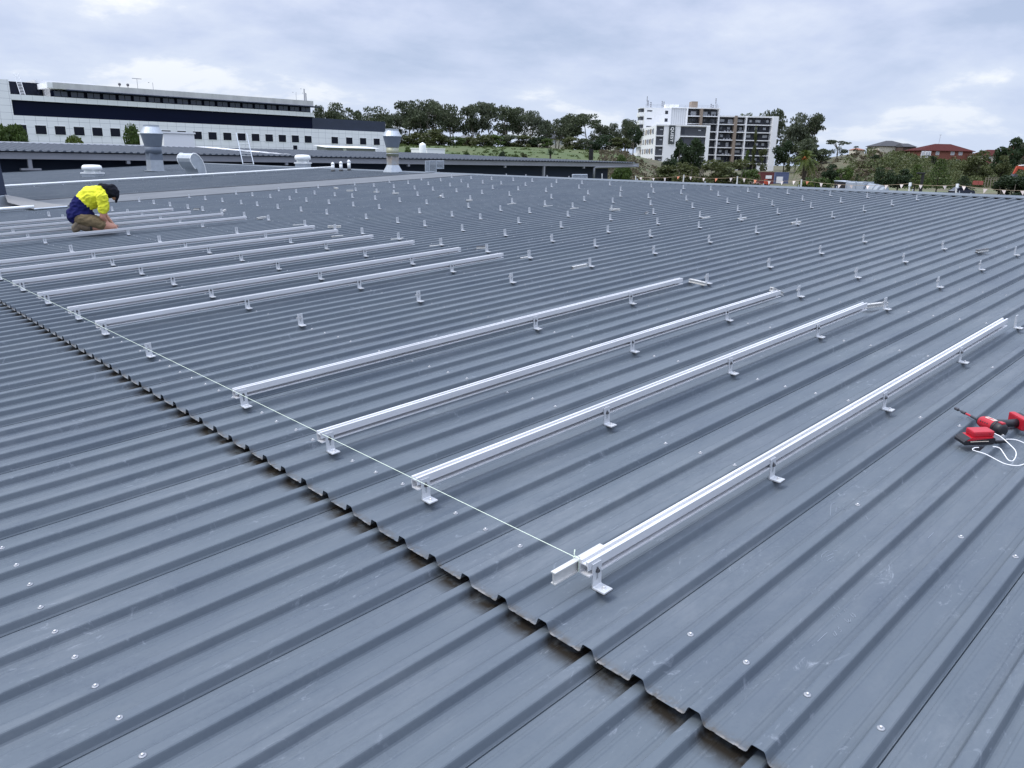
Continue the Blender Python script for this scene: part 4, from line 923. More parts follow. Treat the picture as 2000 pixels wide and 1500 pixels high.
for k in range(16): f_ = k / 16; lad.tube([(lx - .35 + .6 * (1 - f_) - OX, 5.3, z_gl - zg + f_ * (lz + 1.5 - z_gl)), (lx + .35 + .6 * (1 - f_) - OX, 5.3, z_gl - zg + f_ * (lz + 1.5 - z_gl))], .05, 4)
lad.build('access_ladder', M_wpaint, t)
for px, h in ((234, 1.2), (250, 1.2)):
    p = aty(px, 170, YB + 3); m = MB(); m.tube([(p[0] - OX, 3, z_par - zg), (p[0] - OX, 3, z_par - zg + .6)], .05, 5); ell(m, (p[0] - OX, 3, z_par - zg + .7), .26, 8); m.build('floodlight', M_bolt, t)
for px, h in ((270, 2.0), (300, 1.5), (578, 1.8), (594, 2.6), (597, 1.8)):
    p = aty(px, 180, YB + 4); MB().tube([(p[0] - OX, 4, z_par - zg), (p[0] - OX, 4, z_par - zg + h)], .04 if px < 590 else .12, 5).box((p[0] - .8 - OX, 3.95, z_par - zg + h - .1), (p[0] + (.8 if px < 300 else -.6) - OX, 4.05, z_par - zg + h)).build('aerial', M_fascia, t)
# pale plant box and low white shed in front of it
a, b_ = aty(321, 286, 62), aty(379, 262, 62)
t2 = thing('plant_box', 'white rooftop plant box just above the far roof, beside the exhaust stack', 'plant box', T(a[0], 62, -4))
MB().box((0, 0, 0), (b_[0] - a[0], 5, b_[2] + 4)).build('casing', M_wpaint, t2); MB().box((-.08, -.08, b_[2] + 4.001), (b_[0] - a[0] + .08, 5.1, b_[2] + 4.12)).build('lid', M_wpaint, t2)
a, b_ = aty(638, 294, 95), aty(733, 291, 95); zt_ = aty(646, 284, 95)[2]
t2 = thing('white_shed', 'low white shed with long eave in front of the white office wall', 'shed', T(a[0], 95, -4)); Lx = b_[0] - a[0]
MB().prism([(0, 0), (2.5, 0), (2.5, zt_ + 3.93), (0, zt_ + 3.73)], 0, 0, Lx).build('wall', M_fascia, t2)
MB().prism([(-.5, zt_ + 3.70), (2.8, zt_ + 3.93), (2.8, zt_ + 4.0), (-.5, zt_ + 3.77)], 0, -.3, Lx + .4).build('roof', M_wpaint, t2)
MB().box((Lx * .33, -.04, 1.2), (Lx * .39, 0.0, 3.68 + zt_)).build('door', M_wpaint, t2)
# white tank and low white block on the near side of the grass slope
a = aty(825.5, 302, 72); zt_ = aty(825, 279, 72)[2]
t2 = thing('water_tank', 'white domed tank standing behind the far roof before the grass slope', 'tank', T(a[0], 72, -4)); r_ = (aty(833, 300, 72)[0] - aty(818, 300, 72)[0]) * .36
lathe_part([(r_, 0), (r_, zt_ + 3.7), (r_ * .8, zt_ + 3.9), (r_ * .3, zt_ + 4.0), (r_ * .12, zt_ + 4.05)], 20, M_white, 'shell', t2)
a, b_ = aty(834, 302, 73), aty(869, 292, 73)
t2 = thing('low_block', 'low white parapet block beside the domed tank', 'block', T(a[0], 73, -4)); MB().box((0, 0, 0), (b_[0] - a[0], 3, b_[2] + 4)).build('wall', M_wpaint, t2); MB().box((-.05, -.05, b_[2] + 4.001), (b_[0] - a[0] + .05, 3.05, b_[2] + 4.1)).build('capping', M_wpaint, t2)

# ------------------------------------------------------------------ apartment tower
D0 = 312.0; YAW = math.atan2(RIGHT[1], RIGHT[0])
def qp(px, py, yl):
    d = ray(px, py); t_ = (D0 + yl) / (d @ FWD); p = CAM + t_ * d - CAM
    return float(p @ RIGHT), float(p[2])
BX, BZ = qp(1300, 336, 0); BZ = -2.9                    # base 2.9 m below the camera
O_ = CAM + FWD * D0 + RIGHT * BX
t = thing('apartment_tower', 'white and charcoal apartment tower with balconies and a dark vertical name sign', 'building', T(O_[0], O_[1], CAM[2] + BZ) @ RZ(YAW))
def q(px, py, yl=0.0): x, z = qp(px, py, yl); return x - BX, z - BZ
def qx(a, b_, yl=0.0): return (q(*a, yl)[0] + q(*b_, yl)[0]) / 2
def qz(a, b_, yl=0.0): return (q(*a, yl)[1] + q(*b_, yl)[1]) / 2
def pbox(name, m, xa, xb, ya, yb, za, zb_, parent=None): return MB().box((xa, ya, za), (xb, yb, zb_)).build(name, m, parent or t)
M_char = mat('charcoal_cladding', (.028, .032, .042), .6, var=.3, vscale=.5); M_char2 = mat('grey_cladding', (.060, .066, .082), .6, var=.3, vscale=.5)
M_tan = mat('tan_cladding', (.27, .215, .17), .7, var=.25, vscale=.5); M_rib = grid_mat('ribbed_panel', (.60, .62, .64), (.42, .44, .46), .9, 90, .22)
M_cur = mat('pale_curtain', (.42, .44, .47), .5); M_dkw = mat('apartment_glass', (.02, .025, .035), .15)
M_qw = mat('tower_white', (.82, .83, .84), .6, var=.15, vscale=.3)
YA = 28.0
fz = [qz((1430, 170 + y / 5), (1460, 170 + (y + 3) / 5), YA) for y in (290, 365, 440, 517, 592, 665, 742)]    # slab levels of the long wing
ztA = qz((1262, 211), (1403, 212), YA); fh = (fz[0] - fz[6]) / 6
xA0 = qx((1260, 215), (1256, 240), YA); xA1 = qx((1404.5, 215), (1397, 310), YA); xB1 = qx((1508, 232), (1499, 318), YA); xB2 = qx((1519.5, 232), (1509, 325), YA)
xm = qx((1436.5, 230), (1430.5, 315), YA); xn = qx((1457.3, 232), (1450.5, 315), YA); xd0 = qx((1343, 215), (1340, 240), YA); xt = qx((1371, 215), (1368, 240), YA); xr0 = qx((1311, 215), (1310, 240), YA)
xC0 = qx((1281, 250), (1277, 316)); xC1 = qx((1388, 247), (1381, 316)); ztC = qz((1283, 246.5), (1386, 246)); zbC = qz((1290, 317.5), (1380, 318.5))
# bodies
pbox('core', M_char, xC1, xB1, YA + 2.2, YA + 24, 3.2, fz[0] - .1)
pbox('core', M_char, xA0 + .5, xA1, YA + 2.2, YA + 18, fz[0], ztA - .2)
pbox('white_wall', M_qw, xA0, xr0, YA, YA + 17, ztC - .2, ztA)
pbox('ribbed_panel', M_rib, xr0, xd0, YA + .1, YA + 4, ztC - 4, ztA - .02)
pbox('parapet', M_qw, xr0 + .01, xA1 + .3, YA - .3, YA + 18, ztA, ztA + .35)
# slabs and fins
allz = [ztA - .0, fz[0] - .25, fz[0] - .25 - fh * 1.0]
for z in [fz[0] + fh * .98]: pass
for z in (fz[0] + .0, fz[1]): pbox('balcony_slab', M_qw, xd0, xA1, YA - .2, YA + 2.2, z - .22, z + .12)
for i, z in enumerate(fz): pbox('balcony_slab', M_qw, (xC1 - 3 if i else xA1), xB1 + .3, YA - .2, YA + 2.2 if i else YA + 24.2, z - (.22 if i else .12), z + (.12 if i else .42))
for x, m, za, zb_, w in ((xd0, M_qw, ztC - 3, ztA, .5), (xA1, M_qw, fz[6], ztA + .3, .55), (xn, M_qw, fz[6], fz[0], .5), (xt, M_tan, ztC - 4, ztA, 1.05), (xm, M_tan, fz[6] - .3, fz[0] + .45, 1.15)):
    pbox('fin', m, x - w / 2, x + w / 2, YA - .55, YA + 2.15, za, zb_)
pbox('blade_wall', M_qw, xB1, xB2, YA - 1.2, YA + 24, 0, fz[0] + .45)
for px in (1438, 1481): x = qx((px, 324), (px, 330), YA); pbox('column', M_qw, x - .7, x + .7, YA, YA + 1.4, 0, fz[6] - .24)
pbox('column', M_qw, xB1 - 1.6, xB1 - .01, YA + .4, YA + 2, 0, fz[6] - .24)
pbox('undercroft', M_char, xA1, xB1 - 1.7, YA + 3, YA + 20, 0, 3.19)
# podium wing in front
zC = [ztC, ztC - 3.72, ztC - 7.42, ztC - 11.1, zbC + .35]
xc1 = qx((1296.5, 250), (1293, 316)); xs0 = qx((1328.5, 250), (1325.5, 316)); xs1 = qx((1380, 250), (1374, 316))
pbox('podium_core', M_char2, xC0 + .3, xC1 - .02, .5, 43, zbC, ztC - .3)
pbox('white_wall', M_qw, xc1, xs0, 0, .49, zbC, ztC)
pbox('white_wall', M_qw, xs1, xC1, -.25, 1.5, zbC - 1.2, ztC + .02)
pbox('white_wall', M_qw, xC0 - .02, xC0 + .28, .02, 43.5, zbC, ztC)
pbox('roof_edge', M_qw, xC0, xC1, -.2, .48, ztC + .001, ztC + .45); pbox('roof_deck', M_conc, xC0 + .3, xC1, .5, YA, ztC - .29, ztC + .2)
for z in zC[1:]:
    pbox('floor_band', M_qw, xC0 + .01, xc1 - .01, -.12, .47, z - .2, z + .2); pbox('floor_band', M_qw, xs0 + .01, xs1 - .01, -.12, .47, z - .2, z + .2)
for z in zC[:4]:
    w_ = xc1 - xC0; pbox('window', M_cur, xC0 + w_ * .55, xC0 + w_ * .9, .42, .52, z - 1.55, z - 1.2)
for z in zC[:2]:
    w_ = xs1 - xs0; pbox('window', M_cur, xs0 + w_ * .7, xs0 + w_ * .8, .42, .52, z - 1.65, z - 1.25); pbox('window', M_dkw, xs0 + w_ * .82, xs0 + w_ * .9, .42, .52, z - 1.65, z - 1.25)
    pbox('window', M_dkw, xs0 + .6, xs0 + w_ * .17, .40, .52, z - 2.9, z - .5)
# side face with balconies and windows
for i, z in enumerate(zC[:4]):
    for k in range(7):
        y = 4 + k * 5.6; pbox('window', M_dkw if k % 2 == 0 else M_tan, xC0 - .12, xC0 + .05, y, y + 2.6, z - 2.9, z - .9)
        if k < 3: pbox('window', M_dkw, xC0 - .11, xC0 + .05, y + 3.2, y + 4.2, z - 2.4, z - 1.1)
    pbox('balcony', M_qw, xC0 - 1.4, xC0 - .021, 33, 43.5, z - 3.6, z - 2.4)
    pbox('balcony_recess', M_conc, xC0 - .6, xC0 - .022, 33.5, 43, z - 2.38, z - .3)
for x, y in ((xC0 + .5, 1), (xC0 + .5, 9), (xC0 + .5, 17), (xC0 + .5, 25), (xC0 + .5, 33), (xC0 + .5, 42), (xC0 + 7, 1), (xC0 + 14, 1)): pbox('column', M_qw, x - .45, x + .45, y - .45, y + .45, 0, zbC - .01)
pbox('undercroft', M_char, xC0 + 3, xC1 - 1, 5, 42, 0, zbC - .02)
# upper side balconies and small windows of the white block
for k in range(3):
    z = ztA - 3.15 * k
    pbox('balcony', M_qw, xA0 - 1.7, xA0 - .01, YA + 1, YA + 9, z - 3.1, z - 1.8); pbox('balcony_recess', M_char2, xA0 - 1.2, xA0 - .012, YA + 1.3, YA + 8.8, z - 1.79, z - .32); pbox('balcony', M_qw, xA0 - 1.7, xA0 - .01, YA + .9, YA + 9.1, z - .3, z)
for px, py, hw, hh in ((1269, 216.5, 1.05, .26), (1268, 231.7, 1.05, .26), (1267, 247, 1.05, .2), (1302, 219.5, .62, .66), (1301, 234.5, .62, .66)):
    x, z = q(px, py, YA); pbox('window', M_dkw, x - hw, x + hw, YA - .04, YA + .1, z - hh, z + hh)
# balcony doors and windows of the long wing
rb = random.Random(4)
segs = [(xC1 - 1.5, xA1, 1), (xA1, xm, 2), (xm, xn, 1), (xn, xB1, 3)]
for fi in range(7):
    if fi == 0:
        rows_ = [(ztA - .35, [(xd0, xt, 1), (xt, xA1, 2)])]
    else: rows_ = [(fz[fi - 1] - .3, segs if fi > 1 else segs[1:] + [(xd0, xt, 1), (xt, xA1, 2)])]
    for z, sg in rows_:
        for xa, xb, nn in sg:
            for k in range(nn):
                c = xa + (xb - xa) * (k + .5) / nn; w_ = min(2.2, (xb - xa) / nn * .55)
                tall = rb.random() < .25
                pbox('window', M_dkw, c - w_ / 2, c + w_ / 2, YA + 2.1, YA + 2.28, z - (2.5 if tall else 1.75), z - .55)
                pbox('curtain', M_cur, c + w_ * rb.choice((-.48, .05)), c + w_ * .46 if rb.random() < .0 else c + w_ * .5 * rb.choice((.0, .96)) + .2, YA + 2.03, YA + 2.09, z - (2.4 if tall else 1.65), z - .65)
for fi, x0_, x1_ in ((2, xA1, xm), (3, xA1, xm), (5, xA1, xm), (2, xm, xn), (0, xt, xA1)):
    z = fz[fi] if fi else fz[0]
    for k in range(3): c = x0_ + (x1_ - x0_) * (.45 + .17 * k); pbox('balcony_chair', M_fascia, c - .3, c + .3, YA + .6, YA + 1.2, z + .13, z + .75)
# sign
xg0, xg1 = qx((1307, 246), (1305, 281)), qx((1319, 246), (1316.5, 281)); zs0, zs1 = qz((1306, 281), (1317, 281)), qz((1307, 244.5), (1319, 245))
sg = pbox('sign', mat('sign_charcoal', (.045, .055, .060), .5), xg0, xg1, -.32, -.01, zs0, zs1)
fc_ = bpy.data.curves.new('lettering', 'FONT'); fc_.body = 'QUEST'; fc_.size = (xg1 - xg0) * .92; fc_.align_x = 'CENTER'; fc_.align_y = 'CENTER'; fc_.extrude = .04; fc_.space_character = 1.12
lo = bpy.data.objects.new('lettering', fc_); COL.objects.link(lo); lo.parent = sg
lo.matrix_local = T((xg0 + xg1) / 2, -.36, (zs0 + zs1) / 2) @ RY(math.radians(90)) @ RX(math.radians(90))
fc_.offset = .02 * (xg1 - xg0)
dg_ = bpy.context.evaluated_depsgraph_get(); lm_ = bpy.data.meshes.new_from_object(lo.evaluated_get(dg_)); ml_ = lo.matrix_local.copy(); bpy.data.objects.remove(lo)
lm_.materials.clear(); lm_.materials.append(mat('sign_white', (.85, .86, .86), .5)); xs_ = [v.co.x for v in lm_.vertices]; ys_ = [v.co.y for v in lm_.vertices]; k_ = .80 * (zs1 - zs0) / (max(xs_) - min(xs_)); kw = .56 * (xg1 - xg0) / (max(ys_) - min(ys_))
for v in lm_.vertices: v.co.x = (v.co.x - (max(xs_) + min(xs_)) / 2) * k_; v.co.y = (v.co.y - (max(ys_) + min(ys_)) / 2) * kw
lo = link('lettering', lm_, sg); lo.matrix_local = ml_
# roof plant and aerials
for px0, px1, py0, py1, m in ((1304, 1330, 203.5, 211, M_qw), (1355, 1367, 198, 211, M_tan)): pbox('roof_plant', m, q(px0, 205, YA)[0], q(px1, 205, YA)[0], YA + 4, YA + 9, ztA + .3, q(px0, py0, YA + 4)[1])
for px, h, r_ in ((1266, 4.6, .25), (1268.5, 3, .4), (1274, 2.4, .45), (1296, 2.9, .3), (1299.5, 2.7, .3), (1393, 2.2, .4), (1397, 1.8, .45), (1401.5, 4.4, .3), (1404, 2.2, .15)):
    x = q(px, 205, YA)[0]; m = MB(); m.tube([(x, YA + 3, ztA), (x, YA + 3, ztA + h)], .09, 5)
    for k in range(3): m.box((x - r_, YA + 2.85, ztA + h - .5 - k * .75), (x + r_ * .4, YA + 3.1, ztA + h - .05 - k * .75))
    m.build('aerial', M_fascia, t)
m = MB()
for z in (.5, 1.0): m.tube([(xA0 + .5, YA + .5, ztA + z + .3), (xA1 - .2, YA + .5, ztA + z + .3)], .035, 4)
for k in range(14): x = xA0 + .5 + (xA1 - xA0 - .7) * k / 13; m.tube([(x, YA + .5, ztA), (x, YA + .5, ztA + 1.3)], .035, 4)
m.build('railing', M_fascia, t)
# ------------------------------------------------------------------ ground and hill
KN = [(-4000, 4, 120, 260), (300, 4, 130, 260), (620, 7.0, 100, 240), (760, 8.3, 85, 225), (1000, 8.3, 95, 225), (1190, 8.0, 95, 228), (1262, 5.5, 130, 270), (1330, 2.4, 200, 310), (1500, 2.4, 200, 310), (1575, 8.5, 205, 320), (1640, 10.4, 205, 300), (1700, 9.6, 205, 300), (1770, 8.0, 205, 300), (1850, 5.4, 200, 272), (2000, 5.2, 190, 270), (5000, 6, 190, 300)]
def terr(x, y):
    rel = np.array([x - CAM[0], y - CAM[1]]); q_ = rel @ FWD[:2]; r_ = rel @ RIGHT[:2]
    if q_ < 5: return -3.4
    a = 1000 + _fx * .962 * r_ / q_; d = q_ * .965
    for (p0, A0, s0, e0), (p1, A1, s1, e1) in zip(KN, KN[1:]):
        if p0 <= a <= p1 or (p1 == 5000): 
            f_ = min(1, max(0, (a - p0) / (p1 - p0))); f_ = f_ * f_ * (3 - 2 * f_)
            A, s_, e_ = A0 + (A1 - A0) * f_, s0 + (s1 - s0) * f_, e0 + (e1 - e0) * f_; break
    else: A, s_, e_ = 4, 120, 260
    h = min(1, max(0, (d - s_) / (e_ - s_))); h = h * h * (3 - 2 * h)
    return -3.4 + A * h
b = MB(); Q = [-60, -20, 5, 20, 40, 60, 75] + list(range(85, 345, 7)) + [350, 380, 420, 500, 650, 900, 1500, 3000]; S = [-4, -2.6, -1.8, -1.3, -1.0] + [-.8 + .032 * i for i in range(51)] + [1.0, 1.3, 1.8, 2.6, 4]
for q_ in Q:
    for s_ in S:
        e_ = max(abs(q_), 60); p = CAM + FWD * q_ + RIGHT * (s_ * e_); n_ = 0.25 * math.sin(p[0] * .21) * math.sin(p[1] * .17) if 90 < q_ < 330 else 0
        b.v.append((p[0], p[1], terr(p[0], p[1]) + n_))
for i in range(len(Q) - 1):
    for j in range(len(S) - 1): a = i * len(S) + j; b.f.append((a, a + 1, a + len(S) + 1, a + len(S))); b.m.append(0); b.smooth.append(True)
def ground_mat():
    m = mat('grass_ground', (.052, .085, .020), .9, var=.9, vscale=.09, col2=(.080, .095, .030), bump=.6, bscale=1.5); nt = m.node_tree; N = nt.nodes.new; L = nt.links.new
    p = nt.nodes['Principled BSDF']; src = p.inputs['Base Color'].links[0].from_socket
    tc = N('ShaderNodeTexCoord'); n = N('ShaderNodeTexNoise'); n.inputs['Scale'].default_value = .35; n.inputs['Detail'].default_value = 6; L(tc.outputs['Object'], n.inputs['Vector'])
    n2 = N('ShaderNodeTexNoise'); n2.inputs['Scale'].default_value = .02; n2.inputs['Detail'].default_value = 2; L(tc.outputs['Object'], n2.inputs['Vector'])
    # the dry hillside lies across the road, on the side away from the annex: split along a line on the ground
    dt = N('ShaderNodeVectorMath'); dt.operation = 'DOT_PRODUCT'; L(tc.outputs['Object'], dt.inputs[0]); nrm = RIGHT - FWD * .14; dt.inputs[1].default_value = (nrm[0], nrm[1], 0)
    ad = N('ShaderNodeMath'); ad.operation = 'MULTIPLY_ADD'; L(n.outputs[0], ad.inputs[0]); ad.inputs[1].default_value = 16; L(dt.outputs['Value'], ad.inputs[2])
    mr = N('ShaderNodeMapRange'); L(ad.outputs[0], mr.inputs[0]); mr.inputs[1].default_value = 10; mr.inputs[2].default_value = 16
    rp_ = N('ShaderNodeValToRGB'); rp_.color_ramp.elements[0].color = col(.05, .06, .02); rp_.color_ramp.elements[1].color = col(.115, .095, .058); rp_.color_ramp.elements[0].position = .38; rp_.color_ramp.elements[1].position = .62; L(n.outputs[0], rp_.inputs[0])
    mx = N('ShaderNodeMix'); mx.data_type = 'RGBA'; L(mr.outputs[0], mx.inputs[0]); L(src, mx.inputs[6]); L(rp_.outputs[0], mx.inputs[7]); L(mx.outputs[2], p.inputs['Base Color']); return m
tag(b.build('ground', ground_mat()), kind='structure')
def base_at(px, py, dist):
    p = atz(px, py, dist); return p[0], p[1], terr(p[0], p[1])
# road with the car, pale kerb wall, grass verge beyond
def strip(name, m, d0_, d1_, dz, px0=1500, px1=2700, kind='structure'):
    b = MB(); n = 30
    for i in range(n + 1):
        a = px0 + (px1 - px0) * i / n
        for d in (d0_, d1_):
            s_ = (a - 1000) / (_fx * .962); p = CAM + (FWD + RIGHT * s_) * d; b.v.append((p[0], p[1], -3.4 + dz))
    for i in range(n): b.f.append((2 * i, 2 * i + 2, 2 * i + 3, 2 * i + 1)); b.m.append(0); b.smooth.append(False)
    return tag(b.build(name, m), kind=kind)
M_asph = mat('asphalt', (.13, .125, .115), .9, var=.4, vscale=.4)
strip('road', M_asph, 128, 168, .02)
strip('verge', mat('verge_grass', (.085, .11, .04), .95, var=.8, vscale=.25, col2=(.14, .12, .075)), 170, 203, .03)
strip('site_ground', mat('bare_earth', (.24, .20, .15), .95, var=.8, vscale=.2, col2=(.15, .14, .09)), 152, 166, .03, 1360, 1560)

# ------------------------------------------------------------------ plants
L_euc = leaf_mat('gum_leaves', (.025, .036, .020), (.095, .116, .062)); L_eucg = leaf_mat('grey_gum_leaves', (.032, .044, .028), (.12, .14, .09))
L_dark = leaf_mat('dark_leaves', (.009, .020, .010), (.036, .062, .022)); L_olive = leaf_mat('olive_leaves', (.026, .036, .012), (.10, .115, .040))
L_green = leaf_mat('green_leaves', (.020, .042, .010), (.085, .13, .028)); L_lime = leaf_mat('bright_leaves', (.035, .062, .010), (.13, .165, .035)); L_dry = leaf_mat('dry_leaves', (.045, .042, .024), (.145, .12, .078))
L_scrub = leaf_mat('scrub_leaves', (.034, .048, .018), (.11, .132, .05)); M_bark = mat('pale_bark', (.20, .18, .15), .9, var=.7, vscale=1.2, col2=(.09, .075, .06)); M_barkd = mat('dark_bark', (.055, .045, .035), .95)
def leaves(rg, clumps, nleaf, size, droop=.3):
    """clumps: (x,y,z,rx,rz); many small leaf sprays through each clump's volume"""
    vs = []; fs = []
    tot = sum(c[3] ** 2 for c in clumps) or 1
    for (x, y, z, rx, rzz) in clumps:
        n = max(6, int(nleaf * rx * rx / tot))
        for _ in range(n):
            while True:
                a, b_, c = rg.uniform(-1, 1), rg.uniform(-1, 1), rg.uniform(-1, 1)
                d = a * a + b_ * b_ + c * c
                if d < 1 and rg.random() < .35 + .65 * d: break
            p = Vector((x + a * rx, y + b_ * rx, z + c * rzz)); s_ = size * rg.uniform(.55, 1.35)
            n1 = Vector((rg.gauss(0, 1), rg.gauss(0, 1), rg.gauss(0, .7) )).normalized(); n2 = n1.orthogonal().normalized(); n2.rotate(Matrix.Rotation(rg.uniform(0, 6.3), 3, n1)); n3 = n1.cross(n2)
            o = len(vs); vs += [p - n2 * s_ * .6, p + n3 * s_ * .34 - n2 * s_ * .05, p + n2 * s_ * .6 - Vector((0, 0, droop * s_ * .5)), p - n3 * s_ * .34 + n2 * s_ * .05]; fs.append((o, o + 1, o + 2, o + 3))
    return vs, fs
def tree_meshes(kind, seed):
    """unit tree: height 1, crown half-width about .5 (scaled on placing)"""
    rg = random.Random(seed); tr = MB(); clumps = []
    if kind == 'gum':
        lean = (rg.uniform(-.05, .05), rg.uniform(-.05, .05)); nst = rg.choice((1, 2, 2, 3))
        for st in range(nst):
            bx_ = rg.uniform(-.12, .12) if nst > 1 else 0; by_ = rg.uniform(-.12, .12) if nst > 1 else 0
            pts = [(bx_ * .4, by_ * .4, -.12), (bx_ * .6, by_ * .6, .2), (bx_ + lean[0], by_ + lean[1], .45), (bx_ * 1.5 + lean[0] * 2, by_ * 1.5 + lean[1] * 2, .78)]
            tr.tube(pts, [.022, .018, .013, .006], 6)
            for k in range((10, 6, 5)[nst - 1]):
                a = rg.uniform(0, 6.28); f_ = rg.uniform(.26, .74); h = f_ + rg.uniform(.04, .22); rr_ = rg.uniform(.10, .40) * (1.0 if h < .82 else .72)
                p0 = Vector(pts[2]).lerp(Vector(pts[3]), max(0, (f_ - .45) / .33)) if f_ > .45 else Vector(pts[1]).lerp(Vector(pts[2]), (f_ - .2) / .25)
                p1 = Vector((bx_ + lean[0] * 2 + math.cos(a) * rr_, by_ + lean[1] * 2 + math.sin(a) * rr_, min(.92, h)))
                tr.tube([p0, p0.lerp(p1, .55) + Vector((0, 0, -.02)), p1], [.009, .006, .003], 5)
                clumps.append((p1.x, p1.y, p1.z, rg.uniform(.14, .22), rg.uniform(.06, .10)))
                for _ in range(3): clumps.append((p1.x + rg.uniform(-.17, .17), p1.y + rg.uniform(-.17, .17), p1.z - rg.uniform(-.05, .13), rg.uniform(.08, .15), rg.uniform(.04, .08)))
            clumps.append((pts[3][0], pts[3][1], rg.uniform(.86, .92), .18, .08)); clumps.append((pts[3][0], pts[3][1], rg.uniform(.70, .80), .20, .10))
        n, sz = 3000, .048
    elif kind == 'round':
        tr.tube([(0, 0, -.1), (.01, 0, .2), (0, .01, .5)], [.03, .024, .012], 6)
        for k in range(16):
            a = rg.uniform(0, 6.28); zz = rg.uniform(.28, .88); rr_ = .36 * math.sqrt(max(.05, 1 - ((zz - .55) / .42) ** 2)) * rg.uniform(.4, 1)
            p = Vector((math.cos(a) * rr_, math.sin(a) * rr_, zz)); tr.tube([(0, 0, .2 + .3 * rg.random()), p * .6 + Vector((0, 0, zz * .3)), p], [.012, .008, .003], 5)
            clumps.append((p.x, p.y, p.z, rg.uniform(.12, .2), rg.uniform(.09, .15)))
        n, sz = 2200, .06
    elif kind == 'bush':
        for k in range(6): a = k * 1.05; tr.tube([(0, 0, -.1), (.25 * math.cos(a), .25 * math.sin(a), .4), (.33 * math.cos(a), .33 * math.sin(a), .7)], [.02, .014, .006], 5)
        for k in range(18):
            a = rg.uniform(0, 6.28); zz = rg.uniform(.08, .84); rr_ = .42 * math.sqrt(max(.04, 1 - (zz / .95) ** 2)) * rg.uniform(.3, 1); clumps.append((math.cos(a) * rr_, math.sin(a) * rr_, zz, rg.uniform(.12, .22), rg.uniform(.10, .17)))
        n, sz = (2200, .068) if seed < 5000 else (13000, .040)
    elif kind == 'conifer':
        tr.tube([(0, 0, -.1), (0, 0, .5), (0, 0, .97)], [.025, .016, .005], 6)
        for k in range(11):
            zz = .16 + .075 * k; rr_ = .46 * (1 - (zz - .1) / .98)
            for j in range(6):
                a = j * 1.047 + k * .5 + rg.uniform(-.2, .2); p = Vector((math.cos(a) * rr_, math.sin(a) * rr_, zz + rr_ * .12)); tr.tube([(0, 0, zz), p], [.008, .003], 4)
                for f_ in (.5, .8, 1.0): clumps.append((p.x * f_, p.y * f_, zz + rr_ * .12 * f_, .06 + .035 * (1 - zz), .028))
        n, sz = 1700, .045
    elif kind == 'umbrella':
        tr.tube([(0, 0, -.1), (.02, 0, .35), (.05, 0, .6)], [.03, .025, .012], 6)
        for k in range(9):
            a = rg.uniform(0, 6.28); rr_ = rg.uniform(.1, .42); p = Vector((math.cos(a) * rr_ + .03, math.sin(a) * rr_, rg.uniform(.72, .92))); tr.tube([(.04, 0, .5), p * .6 + Vector((0, 0, .28)), p], [.012, .008, .004], 5); clumps.append((p.x, p.y, p.z, rg.uniform(.13, .2), .05))
        for k in range(7): a = rg.uniform(0, 6.28); clumps.append((math.cos(a) * .3, math.sin(a) * .3, rg.uniform(.25, .55), .17, .11))
        n, sz = 1200, .06
    elif kind == 'sparse':
        tr.tube([(0, 0, -.1), (.01, 0, .4), (0, .01, .95)], [.014, .010, .004], 6)
        for k in range(15): a = rg.uniform(0, 6.28); zz = rg.uniform(.35, .95); rr_ = rg.uniform(.05, .32) * (1.15 - zz * .6); p = Vector((math.cos(a) * rr_, math.sin(a) * rr_, zz)); tr.tube([(0, 0, zz - .1), p], [.005, .002], 4); clumps.append((p.x, p.y, p.z, rg.uniform(.09, .15), .06))
        n, sz = 800, .055
    vs, fs = leaves(rg, clumps, n, sz)
    lv = MB(); lv.add(vs, fs); return tr, lv
_cache = {}
def plant(kind, variant, leafm, px, yb, yt, wpx, dist, label, cat='tree', name='tree', group=None, bark=None, zb_=None):
    fine = dist < 110; key = (kind, variant, leafm.name, fine)
    if key not in _cache:
        tr, lv = tree_meshes(kind, hash_(kind) + variant * 17 + (9000 if fine else 0)); _cache[key] = (tr.mesh('trunk', bark or M_bark), lv.mesh('crown', leafm))
    tm, cm_ = _cache[key]
    x, y, z = base_at(px, yb, dist); zt_ = atz(px, yt, dist)[2]
    z0 = atz(px, yb, dist)[2] if zb_ is None else zb_
    z0 = min(z0, z + 2.5); z0 = max(z0, z - .5) if z0 < z else z0
    z0 = z if z0 > z else z0
    H_ = max(.5, zt_ - z0); w_ = wpx * dist / _fx
    M = T(x, y, z0) @ RZ(R.uniform(0, 6.28)) @ Matrix.Diagonal((w_ * 1.02, w_ * 1.02, H_, 1))
    t = thing(name, label, cat, M, group); link('trunk' if kind != 'bush' else 'stem', tm, t); link('crown' if kind != 'bush' else 'foliage', cm_, t); return t
def hash_(s): return sum(ord(c) * (i + 3) for i, c in enumerate(s))
